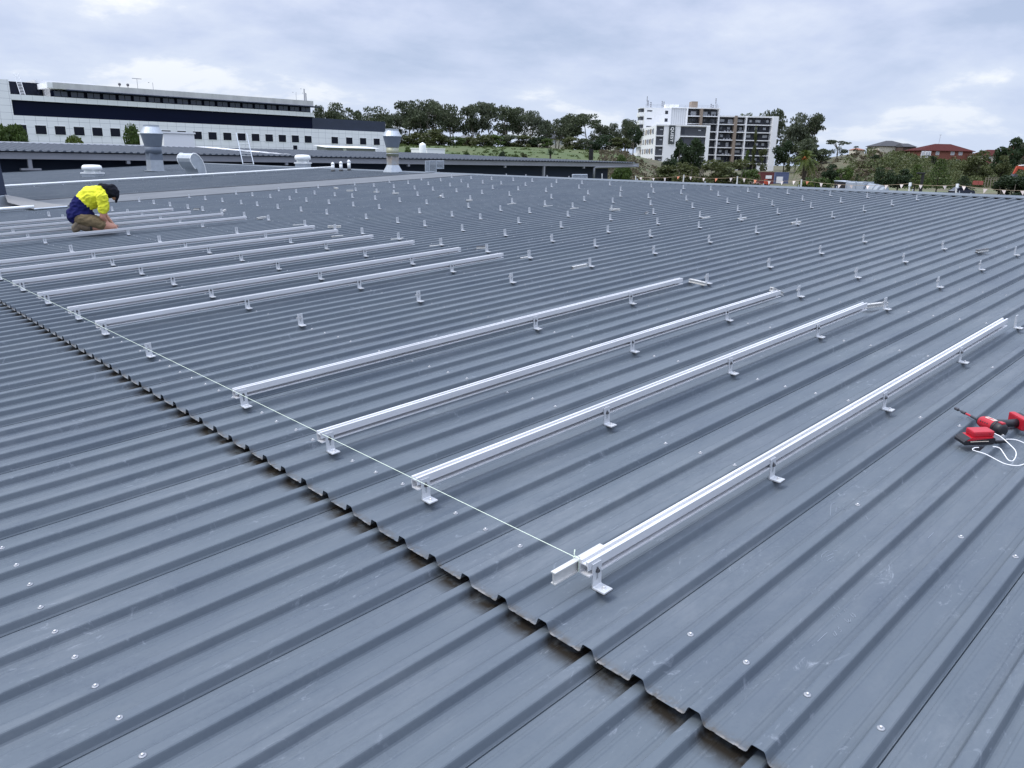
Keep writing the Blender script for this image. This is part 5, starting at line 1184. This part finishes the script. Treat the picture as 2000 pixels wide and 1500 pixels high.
# gum trees along the ridge of the grass slope
G = 'tall gum trees along the top of the grass slope'
gums = [(775, 290, 224, 40, 228, 'low gum at the end of the white office, where the row begins'), (800, 288, 199, 50, 232, 'tall broad gum just past the galvanised stack, first of the tall ones'), (826, 288, 195, 50, 226, 'tallest gum of the dense clump above the white tank'),
        (851, 288, 198, 46, 236, 'dense gum above the white parapet block'), (884, 290, 203, 44, 229, 'gum with a gap of sky on its far side, end of the first clump'), (925, 290, 205, 40, 226, 'gum just past the sky gap, first of the second clump'),
        (956, 291, 203, 48, 232, 'broad dark gum in the middle of the second clump'), (990, 291, 208, 50, 226, 'wide airy gum with many thin trunks in the second clump'), (1012, 291, 212, 34, 234, 'gum leaning over the olive bushes in the second clump'),
        (1034, 290, 216, 40, 228, 'gum at the end of the second clump with a pointed top'), (1063, 290, 236, 28, 240, 'small gum standing low in the gap above the dark hip roof'), (1088, 289, 231, 40, 232, 'flat topped gum over the dark hipped house'),
        (1112, 289, 226, 34, 236, 'gum with rounded top just past the dark hipped house'), (1146, 289, 224, 54, 230, 'wide spreading gum with arched crown beside the cream house'), (1172, 289, 243, 28, 236, 'small round gum past the wide spreading one'),
        (1193, 290, 242, 22, 240, 'thin gum with bare trunk and small crown near the tower'), (1208, 290, 252, 22, 246, 'thinnest gum, between the small crowned one and the tower'), (1224, 291, 234, 36, 240, 'gum with round crown closest to the apartment tower')]
for i, (px, yb, yt, w_, d, lab) in enumerate(gums): plant('gum', i % 7, L_euc if i % 3 else L_eucg, px, yb, yt - 2, w_ * 1.45, d, lab, 'tree', 'gum_tree', G)
for i, (px, yb, yt, w_, d, lab) in enumerate([(622, 262, 205, 24, 215, 'gum half hidden by the end of the dark glass storey'), (650, 262, 198, 44, 220, 'gum rising behind the low dark clad wing, nearest the glass storey'), (693, 262, 214, 34, 226, 'low round gum behind the middle of the dark clad wing'), (722, 262, 205, 46, 220, 'gum behind the far end of the dark clad wing'), (758, 285, 228, 22, 215, 'narrow gum touching the slanted end of the white office')]):
    plant('gum' if i != 2 else 'round', i + 1, L_euc, px, yb, yt, w_ * 1.4, d, lab, 'tree', 'gum_tree', 'gum trees behind the white office')
# undergrowth beneath the gums
ug = [(790, 296, 268, 44, 216, L_olive), (818, 290, 262, 50, 219, L_olive), (846, 290, 257, 52, 214, L_olive), (872, 290, 268, 36, 216, L_euc), (893, 289, 272, 34, 214, L_green), (918, 289, 272, 34, 220, L_olive), (946, 291, 268, 46, 214, L_olive), (968, 292, 266, 46, 216, L_green), (1000, 291, 268, 44, 218, L_euc), (1028, 289, 268, 40, 216, L_olive),
      (1050, 289, 272, 34, 216, L_dark), (1070, 289, 274, 26, 214, L_green), (1116, 290, 272, 34, 214, L_olive), (1140, 290, 274, 34, 216, L_euc), (1180, 290, 268, 40, 216, L_dark), (1205, 292, 272, 34, 216, L_olive), (1160, 293, 282, 30, 210, L_dark)]
ugl = ['bush at the foot of the first gum above the stack', 'olive bush beneath the tallest gum', 'large round olive bush behind the white tank', 'dusky bush before the grey roofed brick house', 'green bush in front of the brick house end', 'olive bush just past the brick house', 'olive bush under the broad dark gum', 'green bush spilling down the grass beneath the second clump', 'bush among the many thin trunks', 'olive bush below the pointed gum', 'dark bush at the near end of the dark hipped house', 'green bush in front of the dark hipped house', 'olive bush at the far end of the dark hipped house', 'bush between the dark house and the cream house', 'dark rounded bush past the cream house', 'olive bush below the thin gums', 'low dark bush at the slope corner fence']
for i, (px, yb, yt, w_, d, lm) in enumerate(ug): plant('bush', i % 4, lm, px, yb, yt - 6, w_ * 1.35, d, ugl[i], 'bush', 'bush', 'bushes under the gum trees')
for i, (px, yb, yt, w_, d, lm, lab) in enumerate([(1237, 292, 249, 36, 222, L_dark, 'dense dark tree close against the corner of the apartment tower'), (1220, 292, 268, 30, 216, L_olive, 'low olive tree beside the dense dark one near the tower')]): plant('round', i, lm, px, yb, yt, w_ * 1.15, d, lab)
# plants low on the grass
for i, (px, yb, yt, w_, d, lm, lab) in enumerate([(797, 305, 281, 22, 120, L_green, 'green bush against the galvanised stack, low on the grass'), (980, 304, 294, 22, 150, L_dark, 'round dark bush low on the grass slope'), (910, 304, 292, 18, 150, L_green, 'small green bush low on the grass before the first gums'), (1008, 304, 299, 14, 150, L_green, 'tiny bush beside the round dark bush'), (1024, 304, 295, 16, 152, L_olive, 'small olive bush between the round bush and the spiky palm'), (1215, 316, 300, 30, 140, L_green, 'green bush poking above the annex eave end')]): plant('bush', (i + 1) % 4, lm, px, yb, yt, w_ * 1.1, d, lab, 'bush', 'bush')
# planting behind the far roof, in front of the office
for i, (px, yb, yt, w_, d, lm, lab) in enumerate([(20, 300, 234, 80, 66, L_green, 'large bushy tree at the pier end of the white office'), (153, 300, 248, 84, 70, L_lime, 'pale green bush between the large bushy tree and the stack'), (264, 300, 236, 72, 72, L_green, 'bright leafy tree standing just behind the galvanised stack'), (-20, 300, 246, 40, 64, L_dark, 'dark bush at the picture edge beside the large bushy tree')]): plant('bush', i + 2, lm, px, yb, yt, w_ * 1.12, d, lab, 'tree' if i != 1 else 'bush', 'leafy_tree' if i != 1 else 'bush')
# round the tower and on the right
tw = [('round', L_dark, 1324, 345, 272, 34, 235, 'dark tall tree in front of the tower sign pier'), ('round', L_dark, 1350, 345, 268, 44, 232, 'tallest dark tree standing before the podium dark bays'), ('conifer', L_dark, 1366, 345, 277, 20, 230, 'narrow dark pointed tree before the podium edge'),
      ('bush', L_olive, 1300, 366, 318, 70, 150, 'grey olive bush at the near foot of the tower'), ('bush', L_olive, 1345, 368, 312, 70, 146, 'broad olive bush in the middle of the tower foot'), ('bush', L_olive, 1392, 368, 310, 80, 148, 'widest olive bush below the podium edge'), ('bush', L_olive, 1428, 368, 305, 62, 152, 'tall olive bush below the tan fin'), ('bush', L_green, 1462, 362, 328, 46, 160, 'green bush beside the red shipping container'), ('bush', L_dark, 1310, 330, 305, 44, 180, 'dark bush behind the near olive bush'),
      ('sparse', L_olive, 1468, 340, 248, 20, 190, 'tall thin sapling before the long balcony wing'), ('sparse', L_olive, 1484, 340, 290, 28, 188, 'shorter bushy sapling before the long balcony wing'), ('sparse', L_green, 1456, 340, 285, 16, 192, 'slim sapling before the white fin'),
      ('gum', L_euc, 1444, 330, 219, 40, 345, 'gum top peeping over the long wing roof'), ('gum', L_euc, 1500, 330, 212, 62, 345, 'broad gum rising behind the blade wall of the tower'), ('gum', L_eucg, 1552, 332, 219, 56, 300, 'tall dense gum right beside the tower blade wall'), ('gum', L_euc, 1583, 332, 221, 46, 296, 'tall airy gum at the outer side of the pair by the tower'),
      ('round', L_dark, 1530, 336, 274, 42, 285, 'dark tree filling the foot of the two tall gums'), ('round', L_euc, 1562, 338, 270, 60, 280, 'dusky tree behind the palm'), ('round', L_euc, 1594, 338, 280, 50, 282, 'dusky tree between the palm and the dry hillside'),
      ('umbrella', L_euc, 1636, 298, 272, 36, 290, 'flat topped umbrella tree on the hill skyline'), ('umbrella', L_dark, 1670, 296, 284, 9, 300, 'tiny dark tree on the skyline past the umbrella tree'), ('umbrella', L_euc, 1701, 300, 287, 20, 300, 'low flat tree on the skyline beside the dark roofed house'),
      ('bush', L_green, 1593, 372, 344, 62, 118, 'bright green hedge bush under the palm'), ('bush', L_lime, 1570, 372, 350, 40, 116, 'yellow green hedge bush in front of the palm trunk'), ('round', L_dark, 1622, 352, 318, 40, 175, 'dark round tree between the palm and the bright tree'), ('round', L_green, 1646, 356, 326, 36, 170, 'bright green tree in front of the dry hillside'), ('conifer', L_dark, 1672, 358, 338, 10, 168, 'small dark cypress on the verge behind the duct'),
      ('round', L_dark, 1722, 376, 325, 36, 150, 'dark tree with two trunks beyond the round duct'), ('round', L_dark, 1752, 376, 328, 46, 148, 'wide dark tree beside the one beyond the duct'), ('conifer', L_green, 1785, 372, 318, 46, 152, 'layered green conifer beside the lamp post'), ('conifer', L_green, 1828, 374, 306, 50, 150, 'tall layered pale conifer past the lamp post'), ('conifer', L_dark, 1880, 368, 342, 42, 158, 'low spreading dark conifer above the car'),
      ('round', L_olive, 1905, 345, 292, 52, 215, 'olive tree in front of the brick house end'), ('round', L_dark, 1962, 346, 266, 54, 230, 'large dark tree beside the brick villa'), ('round', L_olive, 1955, 346, 300, 36, 214, 'olive green tree in front of the large dark tree'), ('gum', L_eucg, 1996, 350, 276, 36, 238, 'grey green tree at the picture edge by the excavator'),
      ('bush', L_dark, 1822, 318, 302, 12, 262, 'small round shrub under the bay windows of the brick villa'), ('bush', L_dark, 1975, 392, 340, 76, 105, 'big dark green shrub at the picture edge below the excavator'), ('round', L_dark, 1716, 324, 302, 30, 262, 'dark scrub tree under the dark roofed house'), ('sparse', L_olive, 1538, 338, 308, 26, 240, 'slim pale sapling at the foot of the blade wall')]
for i, (k, lm, px, yb, yt, w_, d, lab) in enumerate(tw): plant(k, i % 5, lm, px, yb, yt, w_ * (1.12 if k == 'gum' else 1.18), d, lab, 'tree' if k != 'bush' else 'bush', {'round': 'leafy_tree', 'bush': 'bush', 'conifer': 'conifer', 'sparse': 'sapling', 'gum': 'gum_tree', 'umbrella': 'umbrella_tree'}[k], bark=M_barkd if k in ('round', 'conifer') else None)
# trees behind the annex end
for i, (px, yb, yt, w_, d, lab) in enumerate([(1212, 362, 322, 52, 75, 'bright green tree under the annex eave end'), (1196, 362, 330, 34, 82, 'green tree just behind the annex wall corner')]): plant('bush', i + 2, L_green, px, yb, yt, w_, d, lab, 'tree', 'leafy_tree')
# scrub over the hillside: one mass nobody could count
rg = random.Random(5); cl = [[], [], []]
for _ in range(620):
    px = rg.uniform(1530, 1960); d = rg.uniform(203, 300); s_ = (px - 1000) / (_fx * .962); p = CAM + (FWD + RIGHT * s_) * d / .965
    dry = px < 1700 and rg.random() < .62 - (px - 1640) * .006
    h = (rg.uniform(.5, 1.5) if dry else rg.uniform(1.0, 2.9)) * (1 if d < 265 else .6); k = 0 if dry else (1 if rg.random() < .6 else 2)
    cl[k].append((p[0], p[1], terr(p[0], p[1]) + h * .4, h * rg.uniform(.8, 1.5), h * .75))
for k, (c, lm, n) in enumerate(zip(cl, (L_dry, L_scrub, L_olive), (15000, 20000, 14000))):
    vs, fs = leaves(rg, c, n, .55); b = MB(); b.add(vs, fs); tag(b.build('hillside_scrub', lm), kind='stuff')
cl = []
for _ in range(300):
    px = rg.uniform(1158, 1262); d = rg.uniform(130, 215); s_ = (px - 1000) / (_fx * .962); p = CAM + (FWD + RIGHT * s_) * d / .965; h = rg.uniform(.3, .9); cl.append((p[0], p[1], terr(p[0], p[1]) + h * .3, h * 1.3, h * .6))
vs, fs = leaves(rg, cl, 6000, .45); b = MB(); b.add(vs, fs); tag(b.build('dry_scrub', L_dry), kind='stuff')
cl = []
for _ in range(420):
    px = rg.uniform(770, 1160); d = rg.uniform(120, 222); s_ = (px - 1000) / (_fx * .962); p = CAM + (FWD + RIGHT * s_) * d / .965; h = rg.uniform(.12, .4); cl.append((p[0], p[1], terr(p[0], p[1]) + h * .3, h * 2.5, h * .8))
vs, fs = leaves(rg, cl, 9000, .35); b = MB(); b.add(vs, fs); tag(b.build('rough_grass', leaf_mat('grass_blades', (.030, .055, .012), (.085, .115, .030))), kind='stuff')
# palms
def palm(px, yb, yt, wpx, d, lab, spiky=False):
    x, y, z = base_at(px, yb, d); zt_ = atz(px, yt, d)[2]; R_ = wpx * d / _fx / 2; hc = zt_ - z - R_ * (.62 if not spiky else .8)
    hc = max(hc, .3); t = thing('palm_tree' if not spiky else 'spiky_palm', lab, 'palm', T(x, y, z)); rg = random.Random(int(px))
    m = MB(); m.sm = True; m.tube([(0, 0, -.4), (0, 0, hc * .5), (0, 0, hc)], [R_ * .13, R_ * .11, R_ * .15], 10); m.build('trunk', M_barkd, t)
    n = 64 if not spiky else 34; m = MB()
    for k in range(n):
        a = k * 2.399; el = math.radians(rg.uniform(-35, 85)) if not spiky else math.radians(rg.uniform(5, 85)); L_ = R_ * rg.uniform(.95, 1.12) * (1.12 if el > .2 else 1.0)
        pts = []
        for j in range(9):
            s_ = j / 8; droop = (.75 if not spiky else .18) * s_ * s_; hr = math.cos(el) * L_ * s_; hz_ = math.sin(el) * L_ * s_ - droop * L_ * (.5 + .5 * math.cos(el)); pts.append(Vector((math.cos(a) * hr * (1 - .12 * s_), math.sin(a) * hr * (1 - .12 * s_), hc + hz_)))
        sdv = Vector((-math.sin(a), math.cos(a), 0)); w0 = R_ * .16
        m.tube(pts[:7], R_ * .014, 3, False)
        for j in range(1, 9):
            for h in (0, .5):
                p = pts[j - 1].lerp(pts[j], h); d_ = (pts[j] - pts[j - 1]).normalized(); wl = w0 * (1.35 - (j / 8) ** 2 * .8)
                for sg_ in (-1, 1):
                    e_ = p + sdv * sg_ * wl + d_ * wl * .75 - Vector((0, 0, wl * .35)); m.add([p - d_ * R_ * .012, p + d_ * R_ * .02, e_], [(0, 1, 2)])
    m.build('fronds', L_lime if not spiky else L_dark, t)
    if not spiky:
        m = MB()
        for k in range(10): a = k * .63; ell(m, (math.cos(a) * R_ * .16, math.sin(a) * R_ * .16, hc + R_ * (.02 + .05 * (k % 3))), R_ * .085, 6)
        m.build('fruit', mat('orange_fruit', (.34, .10, .025), .7), t)
palm(1568.5, 360, 291, 66, 165, 'feathery palm with orange fruit and dark trunk beside the blue container')
palm(1075, 304, 291, 26, 148, 'spiky young palm low on the grass slope', True)
palm(52, 300, 268, 26, 68, 'spiky plant beside the large bushy tree behind the far roof', True)

# ------------------------------------------------------------------ houses
def house(name, lab, px0, px1, d, y_eave, y_ridge, y_base, rm, wm, wins=(), r0=.3, r1=.7, depth=11, hip=True):
    xa, xb = atz(px0, y_eave, d), atz(px1, y_eave, d); zr = atz((px0 + px1) / 2, y_ridge, d)[2]; zb2 = atz((px0 + px1) / 2, y_base, d)[2]; ze = (xa[2] + xb[2]) / 2
    dx_ = Vector((xb[0] - xa[0], xb[1] - xa[1], 0)); Lh = dx_.length; ang = math.atan2(dx_.y, dx_.x)
    tz = min(zb2, terr(xa[0], xa[1]) - .3); t = thing(name, lab, 'house', T(xa[0], xa[1], tz) @ RZ(ang)); h = ze - tz
    o_ = .035 * Lh
    MB().box((o_, .3, 0), (Lh - o_, depth - .3, h - .02)).build('wall', wm, t)
    rh = zr - ze; e = depth * .48
    v = [(0, -.3, h), (Lh, -.3, h), (Lh, depth + .3, h), (0, depth + .3, h), (Lh * r0, depth / 2, h + rh), (Lh * r1, depth / 2, h + rh), (0, -.3, h - .18), (Lh, -.3, h - .18), (Lh, depth + .3, h - .18), (0, depth + .3, h - .18)]
    MB().add(v, [(0, 1, 5, 4), (1, 2, 5), (2, 3, 4, 5), (3, 0, 4), (0, 6, 7, 1), (1, 7, 8, 2), (2, 8, 9, 3), (3, 9, 6, 0), (6, 9, 8, 7)]).build('roof', rm, t)
    for (f0, f1, z0, z1) in wins:
        w = MB(); w.box((Lh * f0 + .08, .22, h * 0 + (h + z0) + .08), (Lh * f1 - .08, .32, h + z1 - .08)); f = MB(); f.box((Lh * f0, .25, h + z0), (Lh * f1, .36, h + z1)); fo = f.build('window', M_wpaint, t); w.build('pane', M_cur, fo)
    return t, Lh, h, rh
M_tr = mat('red_roof_tiles', (.075, .021, .019), .9, spec=.1, var=.5, vscale=2, col2=(.052, .016, .015)); M_td = mat('dark_roof_tiles', (.035, .036, .042), .7, var=.4, vscale=2); M_brick = mat('red_brick', (.21, .075, .050), .85, var=.5, vscale=3, col2=(.15, .055, .04)); M_cream = mat('cream_render', (.55, .52, .43), .8); M_grt = mat('grey_roof_tiles', (.12, .125, .13), .7)
t, Lh, h, rh = house('brick_villa', 'two storey red brick house with red hip roof and white bay windows on the hill', 1794, 1905, 285, 294.5, 280.5, 318, M_tr, M_brick, [(.155 + .16, .155 + .225, -1.55, -.25), (.58, .65, -1.5, -.2), (.72, .79, -1.5, -.2), (.68, .755, -4.3, -3.0)], .42, .70, 12)
for k in range(3): MB().box((Lh * (.055 + .058 * k), -.55 if k == 1 else -.25, h - 3.1), (Lh * (.055 + .058 * k) + Lh * .05, .3, h - .25)).build('bay_window', M_wpaint, t)
for k in range(3): MB().box((Lh * (.055 + .058 * k) + .25, -.60 if k == 1 else -.30, h - 2.3), (Lh * (.055 + .058 * k) + Lh * .05 - .25, -.56 if k == 1 else -.26, h - .5)).build('pane', M_cur, t)
MB().box((Lh * .42, -1.2, h - 5.3), (Lh * .80, -.9, h - 4.35)).build('balcony_wall', M_cream, t); MB().tube([(Lh * .46, 5, h + rh - .1), (Lh * .47, 5, h + rh + 3.2)], .05, 5).box((Lh * .45, 4.97, h + rh + 3.1), (Lh * .49, 5.03, h + rh + 3.2)).build('aerial', M_fascia, t)
t, Lh, h, rh = house('dark_roofed_house', 'cream house with dark grey hip roof on the hill skyline', 1716, 1786, 318, 285.5, 274.3, 300, M_td, M_cream, [], .38, .55, 12)
house('lower_gable_house', 'dark roofed brick house end attached beyond the cream house', 1764, 1791, 312, 286.5, 279.8, 302, M_td, mat('brown_brick', (.09, .06, .05), .85), [], .12, .72, 9)
house('brick_cottage', 'brick house with red roof and solar panels, half behind the large dark tree', 1919, 1962, 275, 303.5, 292, 326, M_tr, M_cream, [(.12, .22, -1.9, -.6), (.28, .42, -1.9, -.5)], .55, .9, 10)
house('small_red_house', 'small brick house with red gable below the solar panelled one', 1916, 1950, 262, 319, 312, 334, M_tr, M_brick, [(.1, .25, -1.6, -.6)], .3, .5, 8)
house('edge_brick_house', 'brick house at the picture edge behind the excavator', 1990, 2040, 270, 292, 280, 330, M_tr, M_brick, [], .4, .7, 10)
house('orange_roof_house', 'tiny orange tiled roof on the skyline behind the umbrella tree', 1673, 1690, 330, 292.5, 289, 298, mat('orange_roof_tiles', (.24, .09, .05), .8), M_cream, [], .3, .6, 8)
house('grey_roof_house', 'brick house with grey roof between the first two gum clumps', 894, 926, 250, 270.5, 261.5, 286, M_grt, M_brick, [(.3, .5, -1.8, -.7)], .3, .6, 10)
house('dark_hip_house', 'house with dark hip roof and cream wall under the flat topped gums', 1052, 1122, 250, 270, 258, 287, M_td, M_cream, [(.35, .5, -2, -.6), (.6, .72, -2, -.6)], .3, .62, 12)
house('cream_house', 'small cream house peeping between the gums near the tower', 1147, 1172, 255, 277, 271, 288, M_grt, mat('pale_render', (.66, .63, .55), .8), [(.2, .4, -1.6, -.6)], .3, .6, 9)
house('terracotta_house', 'terracotta roof behind the thin gum trunks', 1190, 1210, 262, 276, 270, 288, mat('terracotta_tiles', (.26, .12, .08), .8), M_cream, [], .3, .6, 9)
P_ = None
# ------------------------------------------------------------------ vehicles, containers, lamp, fences
M_carp = mat('dark_blue_car_paint', (.012, .018, .040), .25, .2, coat=.6)
x, y, z = base_at(1877, 381, 150); zc = -3.38
t = thing('parked_car', 'dark blue car on the road beyond the ridge, behind a white draped post', 'car', T(x, y, zc) @ RZ(YAW + .06)); s_ = 1.0
prof = [(-2.15, .35), (-2.2, .75), (-1.75, .92), (-1.15, 1.42), (.35, 1.46), (1.1, 1.0), (2.0, .85), (2.2, .55), (2.15, .32)]
b = MB(); b.prism(prof, 1, -.85, .85); b.build('body', M_carp, t)
for sg_ in (-1, 1):
    MB().prism([(-1.45, .98), (-1.05, 1.34), (.28, 1.38), (.85, 1.0)], 1, sg_ * .851, sg_ * .865).build('window', M_glass, t)
    for wx in (-1.35, 1.35):
        w = MB(); w.lathe([(.33, -.1), (.34, -.08), (.34, .08), (.33, .1)], 16, T(wx, sg_ * .80, .33) @ RX(math.pi / 2)); wo = w.build('wheel', M_black, t)
        r_ = MB(); r_.lathe([(.2, -.105), (.2, .105)], 10, T(wx, sg_ * .80, .33) @ RX(math.pi / 2)); r_.build('rim', M_galv, wo)
    MB().box((2.02, sg_ * .5 - .16, .62), (2.17, sg_ * .5 + .16, .76)).build('headlight', M_wpaint, t)
def container(lab, px0, px1, y0, y1, d, m, extra=None):
    A, B = atz(px0, y1, d), atz(px1, y1, d); zt_ = atz(px0, y0, d)[2]; dx_ = Vector((B[0] - A[0], B[1] - A[1], 0)); z = terr(A[0], A[1]) ; z = min(z, A[2]); t = thing('shipping_container', lab, 'container', T(A[0], A[1], z) @ RZ(math.atan2(dx_.y, dx_.x))); L_ = dx_.length; h = zt_ - z
    b = MB(); n = int(L_ / .28); pl = []
    for i in range(n): x_ = i * L_ / n; pl += [(x_, 0), (x_ + .1, 0), (x_ + .14, .05), (x_ + .24, .05)]
    b.prism(pl + [(L_, 0), (L_, 2.4), (0, 2.4)], 2, .15, h - .12); b.build('shell', m, t)
    for (xa, xb, za, zb_) in ((-.04, L_ + .04, 0, .15), (-.04, L_ + .04, h - .12, h)): MB().box((xa, -.04, za), (xb, 2.44, zb_)).build('rail', m, t)
    return t, L_, h
t, L_, h = container('faded red shipping container with a pale panel, beside the tower foot', 1482, 1511, 335.5, 352, 205, mat('faded_red_paint', (.15, .042, .042), .8, var=.4, vscale=1.2))
MB().box((L_ * .44, -.07, h * .45), (L_ * .85, -.041, h * .72)).build('panel', M_wpaint, t)
t, L_, h = container('blue grey shipping container with white doors next to the red one', 1513, 1540, 336, 351, 208, mat('faded_blue_paint', (.10, .13, .24), .7, var=.4, vscale=1.2))
MB().box((L_ * .12, -.07, .2), (L_ * .58, -.041, h * .62)).build('panel', M_wpaint, t)
x, y, z = base_at(1497, 357, 182); t = thing('orange_machine', 'small orange site machine in front of the red container', 'machine', T(x, y, -3.35) @ RZ(YAW))
M_or = mat('orange_machine_paint', (.42, .060, .025), .6)
MB().bbox((-.5, -.4, .35), (.55, .5, 1.15), .08).build('body', M_or, t); MB().tube([(-.4, 0, 1.1), (-.55, 0, 1.5), (.1, 0, 1.55)], .09, 6).build('handle', M_or, t)
for wx in (-.4, .4): MB().lathe([(.28, -.45), (.28, .5)], 12, T(wx, 0, .3) @ RX(math.pi / 2)).build('wheel', M_black, t)
# heap of pale site material by the container
rg = random.Random(9); x, y, z = base_at(1468, 357, 185)
t = thing('rubble_pile', 'low pile of pale building rubble beside the orange machine', 'rubble', T(x, y, -3.38) @ RZ(YAW)); b = MB()
for k in range(40): a, r_ = rg.uniform(0, 6.28), rg.uniform(0, 1) ** .5 * 2.2; s_ = rg.uniform(.15, .5); b.box((-s_, -s_ * .7, -s_ * .4), (s_, s_ * .7, s_ * .4), T(r_ * math.cos(a) * 1.4, r_ * math.sin(a), .1 + (2.2 - r_) * .22) @ Matrix.Rotation(rg.uniform(0, 3), 4, Vector((rg.random(), rg.random(), rg.random() + .1)).normalized()))
b.build('chunks', mat('rubble', (.30, .22, .19), .9, var=.6, vscale=1), t)
# excavator
x, y, z = base_at(1992, 352, 150); t = thing('excavator', 'orange excavator with bent boom behind the dark shrub at the picture edge', 'excavator', T(x, y, z) @ RZ(YAW)); k_ = 150 / _fx
def ex(px, py): return ((px - 1992) * k_ * 1.0, 0, (atz(px, py, 150)[2] - z))
for a, b_, w0, w1, nm in ((ex(2002, 330.5), ex(1983, 326.5), .34, .36, 'boom'), (ex(1983, 325.5), ex(1977, 340), .34, .20, 'arm')): MB().tube([a, tuple(Vector(a).lerp(Vector(b_), .5)), b_], [w0, (w0 + w1) / 2, w1], 4).build(nm, M_or, t)
MB().tube([ex(1984, 323.5), ex(1998, 322.5)], .10, 8).build('hydraulic_cylinder', M_wpaint, t); e0 = ex(2004, 331)
MB().prism([(0, 0), (1.0, .2), (1.1, .9), (.5, 1.1)], 1, -.5, .5, T(ex(1977, 340)[0] - .5, 0, ex(1977, 340)[2] - 1.0)).build('bucket', M_bolt, t)
MB().bbox((e0[0] + .2, -1.2, 1.0), (e0[0] + 4.0, 1.2, 2.6), .15).build('body', M_or, t); MB().bbox((e0[0] + .3, -1.2, 2.61), (e0[0] + 1.8, -.1, 4.0), .12).build('cab', M_glass, t)
for s_ in (-1, 1): MB().bbox((e0[0] - .4, s_ * 1.0 - .35, -.3), (e0[0] + 4.2, s_ * 1.0 + .35, .95), .3).build('track', M_black, t)
# lamp post
x, y, z = base_at(1801, 380, 62); p1, p2 = atz(1799, 374, 62), atz(1803, 340, 62); t = thing('lamp_post', 'black street lamp with flat square head beyond the ridge', 'lamp post', T(p2[0], p2[1], -3.4)); hh = p2[2] + 3.4
MB().tube([(0, 0, 0), (0, 0, hh)], [.14, .12], 8).build('pole', M_black, t); MB().bbox((-.5, -.12, hh), (.14, .12, hh + .12), .03, RZ(YAW)).build('lamp_head', M_black, t)
# red barrier, rail fence on the far verge, post fence on the grass slope
def far_fence(lab, px0, px1, y0, y1, d, m, n, name='site_fence', rails=2):
    A, B = atz(px0, y1, d), atz(px1, y1, d); h = atz(px0, y0, d)[2] - A[2]; t = thing(name, lab, 'fence', T(A[0], A[1], A[2])); v = Vector((B[0] - A[0], B[1] - A[1], B[2] - A[2]))
    for k in range(n + 1): p = v * (k / n); MB().tube([p - Vector((0, 0, 1.2)), p + Vector((0, 0, h))], .09, 5).build('post', m, t)
    for k in range(rails): zz = h * (k + 1) / rails * .95; MB().tube([Vector((0, 0, zz)), v + Vector((0, 0, zz))], .05, 4).build('rail', m, t)
    return t
M_wood = mat('weathered_timber', (.20, .17, .14), .9)
far_fence('grey timber rail fence behind the red barrier on the far verge', 1925, 1962, 347, 353.5, 178, M_wood, 7)
x, y, z = base_at(1910, 356, 172); A, B = atz(1901, 354.5, 172), atz(1920, 355, 172); t = thing('red_barrier', 'low red barrier lying on the far verge beside the fence', 'barrier', T(A[0], A[1], A[2] - .1) @ RZ(math.atan2(B[1] - A[1], B[0] - A[0]))); Lb = (Vector(B) - Vector(A)).length
M_rb = mat('red_barrier_paint', (.26, .06, .045), .7)
for k in range(2): MB().prism([(-.25, -.6), (.25, -.6), (.12, .28), (-.12, .28)], 0, k * Lb * .51, k * Lb * .51 + Lb * .48).build('segment', M_rb, t)
far_fence('thin dark boundary fence down the corner of the grass slope', 1151, 1158, 291, 301, 160, M_black, 5, 'boundary_fence', 3)
far_fence('short dark fence beside the white tank', 806, 817, 294, 300, 110, M_black, 4, 'short_fence', 2)
# kerb wall along the road edge
b = MB(); n = 24
for i in range(n):
    for a, c in ((1690, 2300),):
        pa, pb_ = a + (c - a) * i / n, a + (c - a) * (i + 1) / n
        A, B = [CAM + (FWD + RIGHT * ((p - 1000) / (_fx * .962))) * 126 for p in (pa, pb_)]
        w = FWD * .5; b.add([(A[0], A[1], -3.5), (B[0], B[1], -3.5), (B[0] + w[0], B[1] + w[1], -3.5), (A[0] + w[0], A[1] + w[1], -3.5), (A[0], A[1], -3.0), (B[0], B[1], -3.0), (B[0] + w[0], B[1] + w[1], -3.0), (A[0] + w[0], A[1] + w[1], -3.0)], [(4, 5, 6, 7), (0, 1, 5, 4), (2, 3, 7, 6)])
tag(b.build('kerb', mat('pale_concrete', (.42, .40, .37), .85, var=.4, vscale=.5)), kind='structure')
